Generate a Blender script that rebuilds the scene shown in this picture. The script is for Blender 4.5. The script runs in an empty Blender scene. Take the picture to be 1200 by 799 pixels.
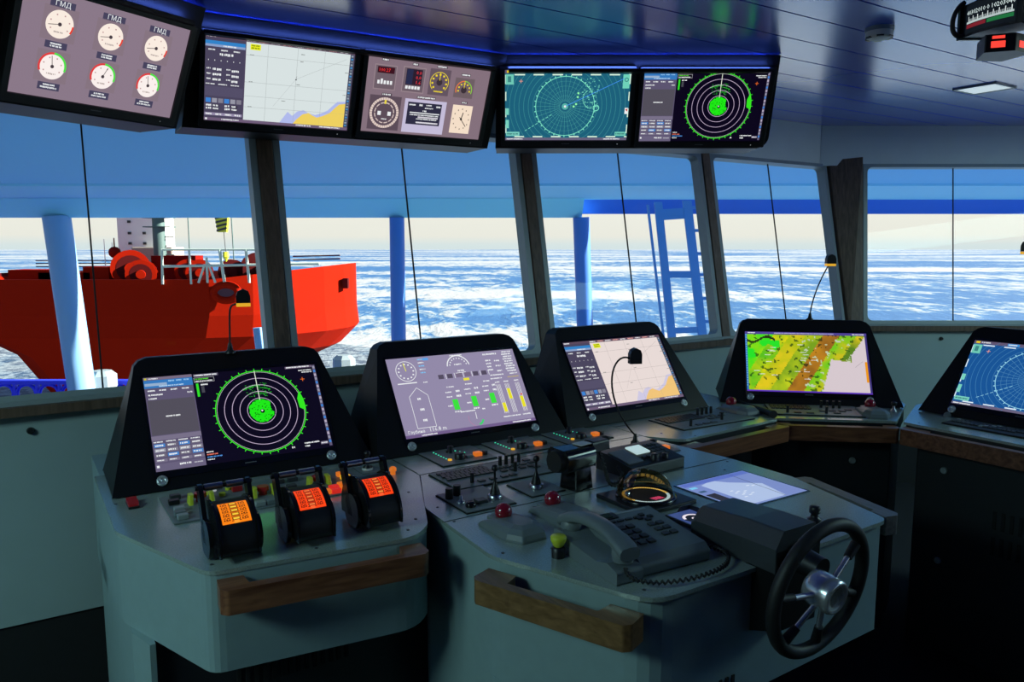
import bpy, bmesh, math, random
from mathutils import Vector, Matrix, noise
random.seed(7)
R = math.radians
SC = bpy.context.scene
COL = SC.collection

# ---------------------------------------------------------------- camera, world, sun, exposure
EYE = 1.62
cd_ = bpy.data.cameras.new('camera'); cam = bpy.data.objects.new('camera', cd_); COL.objects.link(cam)
cd_.sensor_width = 36; cd_.lens = 36 * 907.0 / 1200; cd_.clip_start = .05; cd_.clip_end = 6000
cam.location = (0, 0, EYE); cam.rotation_euler = (R(90 - 7.03), 0, 0)
SC.camera = cam
SC.view_settings.view_transform = 'Standard'; SC.view_settings.look = 'None'
SC.view_settings.exposure = 0.0; SC.view_settings.gamma = 1; SC.view_settings.use_curve_mapping = False
SC.cycles.use_denoising = True
SC.cycles.max_bounces = 7; SC.cycles.diffuse_bounces = 4; SC.cycles.glossy_bounces = 4
SC.cycles.sample_clamp_indirect = 6; SC.cycles.caustics_reflective = False; SC.cycles.caustics_refractive = False

world = bpy.data.worlds.new('world'); SC.world = world; world.use_nodes = True
nt = world.node_tree; nt.nodes.clear()
wo = nt.nodes.new('ShaderNodeOutputWorld'); bg = nt.nodes.new('ShaderNodeBackground')
tc = nt.nodes.new('ShaderNodeTexCoord'); sx = nt.nodes.new('ShaderNodeSeparateXYZ'); cr = nt.nodes.new('ShaderNodeValToRGB')
nt.links.new(tc.outputs['Generated'], sx.inputs[0]); nt.links.new(sx.outputs['Z'], cr.inputs[0])
nt.links.new(cr.outputs[0], bg.inputs[0]); nt.links.new(bg.outputs[0], wo.inputs[0])
el = cr.color_ramp.elements
el[0].position = 0.0; el[0].color = (.70, .80, .80, 1)
el[1].position = 1.0; el[1].color = (.04, .12, .36, 1)
for p_, c_ in ((.012, (.86, .85, .76, 1)), (.06, (.90, .90, .80, 1)), (.13, (.40, .52, .70, 1)), (.35, (.14, .28, .55, 1))):
    e_ = el.new(p_); e_.color = c_
bg.inputs[1].default_value = 1.0

sd = bpy.data.lights.new('sun', 'SUN'); sun = bpy.data.objects.new('sun', sd); COL.objects.link(sun)
sd.energy = 18; sd.angle = R(.6); sd.color = (1.0, .95, .86)
SUN_DIR = Vector((math.cos(R(4)) * math.cos(R(25)), math.sin(R(4)) * math.cos(R(25)), math.sin(R(25))))
sun.rotation_euler = SUN_DIR.to_track_quat('Z', 'Y').to_euler()

# ---------------------------------------------------------------- helpers
CY, SY = math.cos(R(33)), math.sin(R(33))
def W(d, n, z=0.0): return Vector((d * CY - n * SY, d * SY + n * CY, z))
def lin(c): return tuple(((v / 255) / 12.92 if v / 255 <= .04045 else ((v / 255 + .055) / 1.055) ** 2.4) for v in c)
MATS = {}
def mat(name, col, rough=.5, metal=0., bump=0., bscale=300., vary=0., vscale=40., spec=.5, emit=None, es=0., coat=0., bdist=.002):
    if name in MATS: return MATS[name]
    m = bpy.data.materials.new(name); m.use_nodes = True; t = m.node_tree
    b = t.nodes['Principled BSDF']; b.inputs['Base Color'].default_value = (*col, 1)
    b.inputs['Roughness'].default_value = rough; b.inputs['Metallic'].default_value = metal
    b.inputs['Specular IOR Level'].default_value = spec; b.inputs['Coat Weight'].default_value = coat
    geo = t.nodes.new('ShaderNodeTexCoord')
    nz = t.nodes.new('ShaderNodeTexNoise'); nz.inputs['Scale'].default_value = vscale; nz.inputs['Detail'].default_value = 3
    t.links.new(geo.outputs['Object'], nz.inputs['Vector'])
    mx = t.nodes.new('ShaderNodeMix'); mx.data_type = 'RGBA'
    v = max(vary, .03)
    mx.inputs['A'].default_value = (*[c * (1 - v) for c in col], 1); mx.inputs['B'].default_value = (*[min(1, c * (1 + v)) for c in col], 1)
    t.links.new(nz.outputs[0], mx.inputs['Factor']); t.links.new(mx.outputs['Result'], b.inputs['Base Color'])
    if bump:
        n2 = t.nodes.new('ShaderNodeTexNoise'); n2.inputs['Scale'].default_value = bscale; n2.inputs['Detail'].default_value = 1
        t.links.new(geo.outputs['Object'], n2.inputs['Vector'])
        bp = t.nodes.new('ShaderNodeBump'); bp.inputs['Strength'].default_value = bump; bp.inputs['Distance'].default_value = bdist
        t.links.new(n2.outputs[0], bp.inputs['Height']); t.links.new(bp.outputs[0], b.inputs['Normal'])
    if emit:
        b.inputs['Emission Color'].default_value = (*emit, 1); b.inputs['Emission Strength'].default_value = es
    MATS[name] = m; return m

def wood_mat(name, c0, c1, rough=.4, axis='X'):
    m = bpy.data.materials.new(name); m.use_nodes = True; t = m.node_tree; b = t.nodes['Principled BSDF']
    geo = t.nodes.new('ShaderNodeTexCoord'); mp = t.nodes.new('ShaderNodeMapping')
    mp.inputs['Scale'].default_value = {'X': (3, 60, 60), 'Y': (60, 3, 60), 'Z': (60, 60, 3)}[axis]
    nz = t.nodes.new('ShaderNodeTexNoise'); nz.inputs['Scale'].default_value = 1.2; nz.inputs['Detail'].default_value = 5; nz.inputs['Distortion'].default_value = .5
    r = t.nodes.new('ShaderNodeValToRGB'); r.color_ramp.elements[0].position = .3; r.color_ramp.elements[0].color = (*c0, 1)
    r.color_ramp.elements[1].position = .7; r.color_ramp.elements[1].color = (*c1, 1)
    t.links.new(geo.outputs['Object'], mp.inputs[0]); t.links.new(mp.outputs[0], nz.inputs['Vector']); t.links.new(nz.outputs[0], r.inputs[0])
    t.links.new(r.outputs[0], b.inputs['Base Color']); b.inputs['Roughness'].default_value = rough
    MATS[name] = m; return m

def screen_mat():
    m = bpy.data.materials.new('lit_display'); m.use_nodes = True; t = m.node_tree; b = t.nodes['Principled BSDF']
    a = t.nodes.new('ShaderNodeAttribute'); a.attribute_name = 'Col'
    b.inputs['Base Color'].default_value = (.01, .01, .012, 1); b.inputs['Roughness'].default_value = .35; b.inputs['Specular IOR Level'].default_value = .15
    t.links.new(a.outputs['Color'], b.inputs['Emission Color']); b.inputs['Emission Strength'].default_value = 1.0
    return m
M_SCREEN = screen_mat()
def print_mat():
    m = bpy.data.materials.new('printed_face'); m.use_nodes = True; t = m.node_tree; b = t.nodes['Principled BSDF']
    a = t.nodes.new('ShaderNodeAttribute'); a.attribute_name = 'Col'
    t.links.new(a.outputs['Color'], b.inputs['Base Color']); b.inputs['Roughness'].default_value = .5
    return m
M_PRINT = print_mat()

desk_m = mat('speckled_desk_coating', (.42, .52, .48), .25, .38, .4, 420, .4, 260, spec=1.0, coat=.2, bdist=.0006)
body_m = mat('teal_grey_console_paint', (.25, .35, .36), .55, 0, .1, 500, .08, 30, bdist=.0004)
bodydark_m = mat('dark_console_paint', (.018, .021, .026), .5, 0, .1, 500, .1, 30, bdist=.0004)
black_m = mat('black_plastic', (.010, .011, .013), .38, 0, .08, 500, .1, 60, bdist=.0003)
blackg_m = mat('glossy_black', (.008, .008, .010), .14, 0, 0, vary=.1)
housing_m = mat('black_housing_coating', (.006, .0065, .008), .45, 0, .2, 600, .2, 200, spec=.25, bdist=.0003)
matte_m = mat('matte_black', (.008, .009, .011), .8, 0, 0, vary=.2)
panel_m = mat('grey_panel_face', (.165, .20, .205), .42, 0, .15, 500, .08, 80, bdist=.0003)
grey_m = mat('grey_plastic', (.15, .185, .195), .42, 0, .05, 300, .06, 40, bdist=.0003)
key_m = mat('light_grey_key', (.30, .34, .34), .4)
darkkey_m = mat('dark_key', (.035, .04, .045), .4)
chrome_m = mat('chrome', (.85, .87, .9), .26, .75)
steel_m = mat('brushed_steel', (.5, .52, .54), .28, 1., .05, 300)
lock_m = mat('lock_metal', (.55, .6, .62), .35, .6)
rubber_m = mat('black_rubber', (.012, .012, .013), .55, 0, .2, 400, bdist=.0005)
wall_m = mat('grey_green_wall_panel', (.34, .44, .45), .5, 0, .05, 200, .05, 8, bdist=.0004)
soffit_m = mat('pale_grey_wall_panel', (.80, .86, .83), .45, 0, .05, 200, .04, 8, bdist=.0004)
frame_m = mat('grey_window_frame', (.30, .36, .38), .4, .1, vary=.05)
floor_m = mat('dark_carpet', (.007, .007, .009), .95, 0, .4, 700, .4, 300)
dark_wall_m = mat('dark_rear_wall', (.03, .035, .045), .8, 0, 0, vary=.1)
wood_m = wood_mat('varnished_walnut', (.11, .035, .018), (.28, .115, .055), .34, 'X')
wood_y = wood_mat('varnished_walnut_rail', (.13, .065, .022), (.27, .145, .06), .36, 'Y')
pillar_m = wood_mat('dark_brown_veneer', (.07, .045, .030), (.16, .10, .07), .5, 'Z')
red_m = mat('red_plastic', (.45, .015, .02), .3)
redball_m = mat('dark_red_ball', (.28, .01, .025), .08, coat=.6)
yellow_m = mat('yellow_green_plastic', (.62, .68, .04), .35)
orange_lit = mat('lit_orange_key', (.5, .12, .01), .4, emit=(1, .22, .02), es=.55)
red_lit = mat('lit_red_key', (.5, .02, .01), .4, emit=(1, .03, .02), es=.5)
yellow_lit = mat('lit_amber_key', (.5, .3, .02), .4, emit=(1, .5, .03), es=.7)
green_led = mat('green_indicator_lamp', (.02, .2, .12), .4, emit=(.05, .9, .5), es=.9)
white_lit = mat('lit_white_key', (.5, .5, .5), .4, emit=(.8, .85, .9), es=.35)
whitep_m = mat('white_plastic', (.6, .62, .6), .4)

class MB:
    """collects shapes for ONE mesh"""
    def __init__(s): s.v = []; s.f = []; s.m = []; s.sm = []; s.mats = []; s.M = Matrix()
    def mi(s, m):
        if m not in s.mats: s.mats.append(m)
        return s.mats.index(m)
    def add(s, vs, fs, m=None, smooth=False):
        o = len(s.v); s.v += [tuple(s.M @ Vector(v)) for v in vs]
        i = s.mi(m) if m else 0
        for f in fs: s.f.append(tuple(o + k for k in f)); s.m.append(i); s.sm.append(smooth)
        return s
    def box(s, x0, x1, y0, y1, z0, z1, m=None):
        v = [(x, y, z) for z in (z0, z1) for y in (y0, y1) for x in (x0, x1)]
        return s.add(v, [(0, 2, 3, 1), (4, 5, 7, 6), (0, 1, 5, 4), (2, 6, 7, 3), (0, 4, 6, 2), (1, 3, 7, 5)], m)
    def loft(s, rings, m=None, smooth=False, caps=True, closed=True):
        n = len(rings[0]); vs = [p for r in rings for p in r]; fs = []
        for a in range(len(rings) - 1):
            for k in range(n if closed else n - 1):
                k2 = (k + 1) % n; fs.append((a * n + k, a * n + k2, (a + 1) * n + k2, (a + 1) * n + k))
        s.add(vs, fs, m, smooth)
        if caps:
            s.add(rings[0], [tuple(range(n))[::-1]], m); s.add(rings[-1], [tuple(range(n))], m)
        return s
    def prism(s, poly, z0, z1, m=None):
        return s.loft([[(x, y, z0) for x, y in poly], [(x, y, z1) for x, y in poly]], m)
    def ringpts(s, c, a, r, n, ph=0.):
        c = Vector(c); a = Vector(a).normalized()
        u = a.orthogonal().normalized() if abs(a.z) < .999 else Vector((1, 0, 0)); w = a.cross(u)
        return [tuple(c + u * (r * math.cos(ph + 2 * math.pi * k / n)) + w * (r * math.sin(ph + 2 * math.pi * k / n))) for k in range(n)]
    def cyl(s, p0, p1, r0, r1=None, n=20, m=None, smooth=True, caps=True):
        r1 = r0 if r1 is None else r1; a = Vector(p1) - Vector(p0)
        return s.loft([s.ringpts(p0, a, r0, n), s.ringpts(p1, a, r1, n)], m, smooth, caps)
    def lathe(s, prof, n=24, c=(0, 0, 0), m=None, smooth=True, a0=0., a1=2 * math.pi):
        full = abs(a1 - a0 - 2 * math.pi) < 1e-4; k_ = n if full else n + 1
        rings = [[(c[0] + r * math.cos(a0 + (a1 - a0) * k / n), c[1] + r * math.sin(a0 + (a1 - a0) * k / n), c[2] + z) for k in range(k_)] for r, z in prof]
        return s.loft(rings, m, smooth, False, full)
    def sphere(s, c, r, n=20, m=None, sc=(1, 1, 1), lo=-90, hi=90):
        k = n // 2; rings = []
        for j in range(k + 1):
            t = R(lo + (hi - lo) * j / k); rr = max(r * math.cos(t), 1e-5)
            rings.append([(c[0] + sc[0] * rr * math.cos(2 * math.pi * i / n), c[1] + sc[1] * rr * math.sin(2 * math.pi * i / n), c[2] + sc[2] * r * math.sin(t)) for i in range(n)])
        return s.loft(rings, m, True, True)
    def tube(s, pts, r, n=8, m=None, closed=False):
        P = [Vector(p) for p in pts]; rings = []; u = None; L = len(P)
        for i, p in enumerate(P):
            a = (P[(i + 1) % L] - P[i - 1]) if closed else (P[min(i + 1, L - 1)] - P[max(i - 1, 0)])
            a.normalize()
            u = a.orthogonal() if u is None else u - a * u.dot(a)
            u.normalize(); w = a.cross(u); rr = r[i] if isinstance(r, (list, tuple)) else r
            rings.append([tuple(p + u * (rr * math.cos(2 * math.pi * k / n)) + w * (rr * math.sin(2 * math.pi * k / n))) for k in range(n)])
        if closed: rings.append(rings[0])
        return s.loft(rings, m, True, not closed)
    def build(s, name, m=None, parent=None, bev=0., seg=2, auto=True):
        me = bpy.data.meshes.new(name); me.from_pydata(s.v, [], s.f)
        if s.mats:
            for x in s.mats: me.materials.append(x)
            me.polygons.foreach_set('material_index', s.m)
        elif m: me.materials.append(m)
        me.polygons.foreach_set('use_smooth', s.sm)
        bm = bmesh.new(); bm.from_mesh(me); bmesh.ops.recalc_face_normals(bm, faces=bm.faces); bm.to_mesh(me); bm.free()
        me.update()
        o = bpy.data.objects.new(name, me); COL.objects.link(o)
        if parent: o.parent = parent
        if bev:
            b = o.modifiers.new('bevel', 'BEVEL'); b.width = bev; b.segments = seg; b.limit_method = 'ANGLE'; b.angle_limit = R(35); b.harden_normals = False
        return o
def arc(c, r, a0, a1, n, z=0.): return [(c[0] + r * math.cos(R(a0 + (a1 - a0) * k / n)), c[1] + r * math.sin(R(a0 + (a1 - a0) * k / n)), z) for k in range(n + 1)]
def rrect(x0, x1, y0, y1, r, n=4):
    P = []
    for cx, cy, a in ((x1 - r, y0 + r, -90), (x1 - r, y1 - r, 0), (x0 + r, y1 - r, 90), (x0 + r, y0 + r, 180)):
        P += [(p[0], p[1]) for p in arc((cx, cy), r, a, a + 90, n)]
    return P
def bez(P, n=16):
    P = [Vector(p) for p in P]; out = []
    for i in range(n + 1):
        t = i / n; Q = P[:]
        while len(Q) > 1: Q = [Q[k].lerp(Q[k + 1], t) for k in range(len(Q) - 1)]
        out.append(tuple(Q[0]))
    return out
def thing(name, label, cat, loc=(0, 0, 0), rz=0., group=None):
    o = bpy.data.objects.new(name, None); COL.objects.link(o); o.empty_display_size = .05
    o.location = loc; o.rotation_euler = (0, 0, rz); o['label'] = label; o['category'] = cat
    if group: o['group'] = group
    return o
def tag(o, label, cat, group=None):
    o['label'] = label; o['category'] = cat
    if group: o['group'] = group
    return o
def struct(o): o['kind'] = 'structure'; return o

# ---------------------------------------------------------------- flat graphics (displays and printed scales), millimetres, y down
TXT = {}
def text_mesh(s):
    if s not in TXT:
        c = bpy.data.curves.new('t', 'FONT'); c.body = s; c.size = 1; c.resolution_u = 1
        o = bpy.data.objects.new('t', c); m = o.to_mesh()
        V = [tuple(v.co) for v in m.vertices]; F = [tuple(p.vertices) for p in m.polygons]
        w = max([v[0] for v in V] or [0]); TXT[s] = (V, F, w)
        o.to_mesh_clear(); bpy.data.objects.remove(o); bpy.data.curves.remove(c)
    return TXT[s]
class Scr:
    def __init__(s, W_=531., H_=299., step=.22): s.W = W_; s.H = H_; s.v = []; s.f = []; s.c = []; s.L = 0; s.st = step
    def poly(s, P, c, L=None):
        L = s.L if L is None else L; o = len(s.v)
        cl = lambda a, b, x: max(a, min(b, x))
        s.v += [(cl(0, s.W, x), cl(0, s.H, y), L * s.st) for x, y in P]; s.f.append(tuple(range(o, o + len(P)))); s.c.append(c)
    def rect(s, x, y, w, h, c, L=None): s.poly([(x, y), (x, y + h), (x + w, y + h), (x + w, y)], c, L)
    def circ(s, x, y, r, c, L=None, n=40): s.poly([(x + r * math.sin(2 * math.pi * k / n), y + r * math.cos(2 * math.pi * k / n)) for k in range(n)], c, L)
    def ring(s, x, y, r, w, c, L=None, a0=0, a1=360, n=48):
        n = max(3, int(n * abs(a1 - a0) / 360))      # angles clockwise from the top
        for k in range(n):
            t0 = R(a0 + (a1 - a0) * k / n); t1 = R(a0 + (a1 - a0) * (k + 1) / n)
            q = [(x + rr * math.sin(t), y - rr * math.cos(t)) for rr, t in ((r - w / 2, t0), (r + w / 2, t0), (r + w / 2, t1), (r - w / 2, t1))]
            if all(-1 < a < s.W + 1 and -1 < b < s.H + 1 for a, b in q): s.poly(q, c, L)
    def line(s, x0, y0, x1, y1, w, c, L=None):
        d = math.hypot(x1 - x0, y1 - y0) or 1; nx = -(y1 - y0) / d * w / 2; ny = (x1 - x0) / d * w / 2
        s.poly([(x0 + nx, y0 + ny), (x1 + nx, y1 + ny), (x1 - nx, y1 - ny), (x0 - nx, y0 - ny)], c, L)
    def dash(s, x, y, w, h, c, L=None):      # a row of unreadably small characters
        q = x
        while q < x + w - h * .3:
            k = h * random.uniform(.35, .75); s.rect(q, y + random.uniform(0, h * .12), min(k, x + w - q), h * random.uniform(.8, 1), c, L); q += k + h * random.choice((.12, .12, .15, .45))
    def text(s, t, x, y, size, c, L=None, al='l'):
        V, F, w = text_mesh(t); L = s.L if L is None else L; o = len(s.v)
        dx = 0 if al == 'l' else (-w * size / 2 if al == 'c' else -w * size)
        s.v += [(x + dx + v[0] * size, y - v[1] * size, L * s.st) for v in V]
        for f in F: s.f.append(tuple(o + k for k in f)); s.c.append(c)
    def build(s, name, parent, xf, m=None):
        """xf maps (x mm from centre, y mm up, height mm) to local metres"""
        me = bpy.data.meshes.new(name)
        me.from_pydata([tuple(xf((x - s.W / 2) / 1000, (s.H / 2 - y) / 1000, z / 1000)) for x, y, z in s.v], [], s.f)
        a = me.color_attributes.new('Col', 'FLOAT_COLOR', 'CORNER'); i = 0; buf = []
        for f, c in zip(s.f, s.c):
            buf += [*lin(c), 1.] * len(f)
        a.data.foreach_set('color', buf); me.materials.append(m or M_SCREEN)
        o = bpy.data.objects.new(name, me); COL.objects.link(o); o.parent = parent; return o

WH = (235, 238, 240); 
def side_panel(s, w, H=299.):
    s.rect(0, 0, w, H, (92, 84, 112), 1)
    s.rect(0, 0, w, 9, (120, 108, 130), 2); s.rect(3, 2, 6, 6, (200, 200, 40), 3)
    s.dash(14, 3, 26, 4, WH, 3)
    s.rect(0, 10, w, 26, (52, 120, 190), 2); s.rect(2, 20, w * .45, 9, (150, 175, 205), 3)
    for k in range(3): s.dash(w * .5 + k * w * .16, 13, w * .12, 5, (150, 200, 240), 3)
    s.dash(w * .3, 29, w * .5, 4, (190, 220, 245), 3)
def radar_green():
    s = Scr(); s.rect(0, 0, 531, 299, (10, 4, 26), 0)
    w = 138; side_panel(s, w)
    for k in range(4): s.dash(8 + k * 32, 42, 20, 5, WH, 3)
    s.dash(8, 56, 40, 5, WH, 3); s.dash(8, 68, 24, 5, WH, 3); s.dash(118, 56, 14, 5, WH, 3)
    s.rect(3, 76, w - 6, 112, (82, 78, 90), 2); s.dash(48, 128, 40, 5, WH, 3)
    s.rect(0, 190, w, 14, (120, 112, 136), 2)
    for k in range(4): s.dash(4 + k * 34, 207, 26, 4, WH, 3)
    for r in range(3):
        for k in range(4): s.rect(4 + k * 34, 215 + r * 15, 30, 11, [(70, 130, 200), (150, 150, 165), (110, 104, 122), (130, 126, 142)][(r + k * 2) % 4], 2); s.dash(7 + k * 34, 218 + r * 15, 22, 5, WH, 3)
    for k in range(4): s.rect(4 + k * 34, 262, 31, 9, (120, 112, 136), 2); s.dash(7 + k * 34, 264, 20, 4, WH, 3)
    s.rect(0, 276, w, 23, (104, 96, 124), 2); s.rect(4, 281, 7, 7, WH, 3); s.dash(66, 281, 34, 6, WH, 3); s.dash(106, 283, 26, 4, (190, 190, 200), 3)
    cx, cy = 328, 147; G = (60, 240, 40)
    s.ring(cx, cy, 139, 2.6, G, 2, n=90); s.ring(cx, cy, 135, 1, (210, 225, 210), 2, n=80)
    for k in range(36):
        a = R(k * 10); s.line(cx + 140 * math.sin(a), cy - 140 * math.cos(a), cx + 147 * math.sin(a), cy - 147 * math.cos(a), 2.4, G, 3)
    for r in (44, 67, 90, 113): s.ring(cx, cy, r, 1.9, (196, 176, 205), 2, n=72)
    s.line(cx, cy - 36, cx, cy - 139, 2.2, (235, 245, 225), 4)
    rnd = random.Random(3); P = []
    for k in range(46):
        a = 2 * math.pi * k / 46; r = 41 * (1 - .10 * rnd.random()) * (.80 if 60 < k * 360 / 46 < 100 else 1); P.append((cx + r * math.sin(a), cy - r * math.cos(a)))
    s.poly(P[::-1], (30, 232, 20), 4)
    for k in range(60):
        a = rnd.random() * 6.28; r = rnd.uniform(14, 42); s.rect(cx + r * math.sin(a), cy - r * math.cos(a), rnd.uniform(1, 4), rnd.uniform(1, 3.5), (8, 30, 12), 5)
    s.circ(cx + 2, cy + 2, 7, (8, 20, 14), 5, 9); s.circ(cx + 1, cy, 3, WH, 6, 8)
    for k in range(70):
        a = rnd.uniform(-.5, .55); r = rnd.uniform(52, 98); s.rect(cx + r * math.sin(a) * 1.1, cy - r * math.cos(a), rnd.uniform(1.5, 5), rnd.uniform(.8, 2), (40, 200, 40), 3)
    for (a0, a1, r) in ((-30, 5, 88), (5, 30, 80), (-10, 25, 62)): s.ring(cx, cy, r, 1.5, (40, 200, 40), 3, a0, a1)
    E = [(cx + 138 * math.cos(R(t)), cy - 138 * math.sin(R(t))) for t in range(22, -10, -4)]
    s.poly(E + [(cx + 121, cy + 4), (cx + 119, cy - 28)], (50, 230, 30), 4)
    s.rect(142, 2, 74, 9, (90, 84, 105), 2); s.dash(145, 4, 66, 5, WH, 3)
    s.rect(142, 14, 60, 16, (190, 190, 195), 1); s.rect(143, 15, 58, 14, (14, 10, 24), 2); s.dash(146, 17, 40, 4, (90, 220, 60), 3); s.dash(146, 24, 50, 4, WH, 3)
    s.rect(146, 34, 7, 44, (50, 225, 40), 3); s.dash(160, 36, 22, 5, WH, 3); s.rect(160, 44, 9, 22, (70, 70, 80), 3)
    for k in range(4): s.dash(144, 258 + k * 8, 20 + 12 * (k % 3), 4, [(240, 240, 240), (240, 120, 100), (90, 160, 240), WH][k], 3)
    s.rect(428, 3, 90, 8, (110, 96, 120), 2); s.dash(432, 4, 80, 5, WH, 3); s.dash(470, 18, 44, 4, WH, 3); s.dash(480, 25, 34, 4, WH, 3)
    for k in range(4): a = R(k * 90); s.line(478, 52, 478 + 7 * math.sin(a), 52 + 7 * math.cos(a), 2, (240, 110, 40), 3)
    s.rect(519, 4, 9, 290, (96, 88, 116), 2)
    for k in range(20): s.rect(520, 8 + k * 14, 7, 9, [(150, 150, 170), (60, 130, 210), (180, 170, 190)][k % 3], 3)
    s.dash(440, 272, 50, 5, WH, 3); s.dash(440, 282, 16, 5, WH, 3); s.rect(492, 276, 24, 10, (110, 100, 124), 2); s.dash(494, 279, 20, 4, WH, 3); s.dash(398, 280, 9, 6, WH, 3)
    return s
def chart(tint):
    sea, land, shal = tint
    s = Scr(); s.rect(0, 0, 531, 299, (86, 74, 100), 0); w = 133
    s.rect(0, 0, w, 299, (74, 68, 92), 1); s.rect(0, 0, 531, 10, (96, 74, 92), 1); s.dash(4, 3, 30, 5, WH, 2)
    for k in range(9): s.dash(138 + k * 42, 3, 30, 5, [WH, (240, 170, 160)][k % 2], 2)
    s.rect(0, 20, w, 12, (50, 130, 200), 2); s.rect(0, 32, w, 8, (140, 160, 200), 2); s.dash(60, 33, 44, 5, WH, 3)
    for k in range(3): s.dash(10 + k * 42, 48, 22, 5, WH, 2)
    s.dash(48, 60, 46, 9, WH, 2)
    for k in range(6): s.rect(10 + k * 21, 84, 2, 4, WH, 2)
    for r in range(3): s.dash(6, 112 + r * 18, 14, 5, WH, 2); s.dash(26, 112 + r * 18, 30, 8, WH, 2); s.dash(72, 112 + r * 18, 14, 5, WH, 2); s.dash(90, 114 + r * 18, 24, 8, WH, 2)
    for k in range(3): s.dash(4 + k * 42, 166, 30, 4, WH, 2)
    s.rect(2, 176, w - 4, 34, (84, 78, 104), 2)
    for k in range(6): s.rect(5 + k * 21, 218, 17, 16, [(60, 130, 210), (150, 150, 165), (130, 126, 142)][k % 3], 2)
    for r in range(2):
        for k in range(2): s.dash(6 + k * 64, 240 + r * 11, 18, 7, WH, 2); s.rect(28 + k * 64, 240 + r * 11, 22, 8, (50, 44, 60), 2); s.dash(30 + k * 64, 241 + r * 11, 18, 6, WH, 3)
    s.rect(2, 270, w - 4, 10, (150, 140, 170), 2)
    for k in range(4): s.dash(6 + k * 33, 272, 22, 6, WH, 3)
    s.rect(0, 288, 531, 11, (110, 92, 120), 2); s.rect(4, 290, 7, 7, WH, 3); s.dash(60, 290, 60, 5, WH, 3); s.dash(330, 290, 60, 5, WH, 3); s.dash(420, 290, 80, 5, WH, 3)
    X0 = w + 3; s.rect(X0, 11, 514 - X0, 277, sea, 1)
    s.rect(516, 11, 12, 276, (66, 78, 98), 1)
    for k in range(26): s.rect(518, 14 + k * 10.5, 8, 6, [(150, 160, 175), (70, 140, 200), (120, 126, 140)][k % 3], 2)
    g = tuple(int(c * .72) for c in sea)
    for x in (212, 318, 418): s.line(x, 11, x, 288, .9, g, 3)
    for y in (55, 150, 200, 240): s.line(X0, y, 514, y - 4, .9, g, 3)
    s.line(318, 122, 500, 30, .8, g, 3); s.line(318, 122, 240, 230, .6, g, 3)
    L = [(318, 290), (330, 272), (352, 250), (375, 243), (392, 252), (408, 258), (430, 250), (456, 236), (475, 215), (490, 200), (514, 196), (514, 288)]
    s.poly([(x - 8 - (12 if i < 5 else 0), y - 9) for i, (x, y) in enumerate(L[:-2])] + [(514, 188), (514, 288), (275, 288)], shal, 2)
    s.poly([(268, 288), (296, 245), (312, 258), (330, 260), (330, 288)], shal, 2)
    s.poly([(x, min(y, 288)) for x, y in L], land, 3)
    s.rect(150, 16, 36, 20, (232, 238, 30), 3); s.dash(154, 19, 28, 5, (120, 130, 20), 4); s.dash(154, 27, 28, 5, (120, 130, 20), 4)
    s.circ(318, 124, 2.6, (20, 20, 30), 4, 8); s.line(318, 124, 320, 110, .8, (20, 20, 30), 4)
    for x, y in ((330, 30), (328, 56), (320, 140), (150, 52), (150, 146), (150, 236), (500, 78), (500, 162), (270, 205)): s.dash(x, y, 14, 3, (110, 115, 110), 4)
    return s
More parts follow.
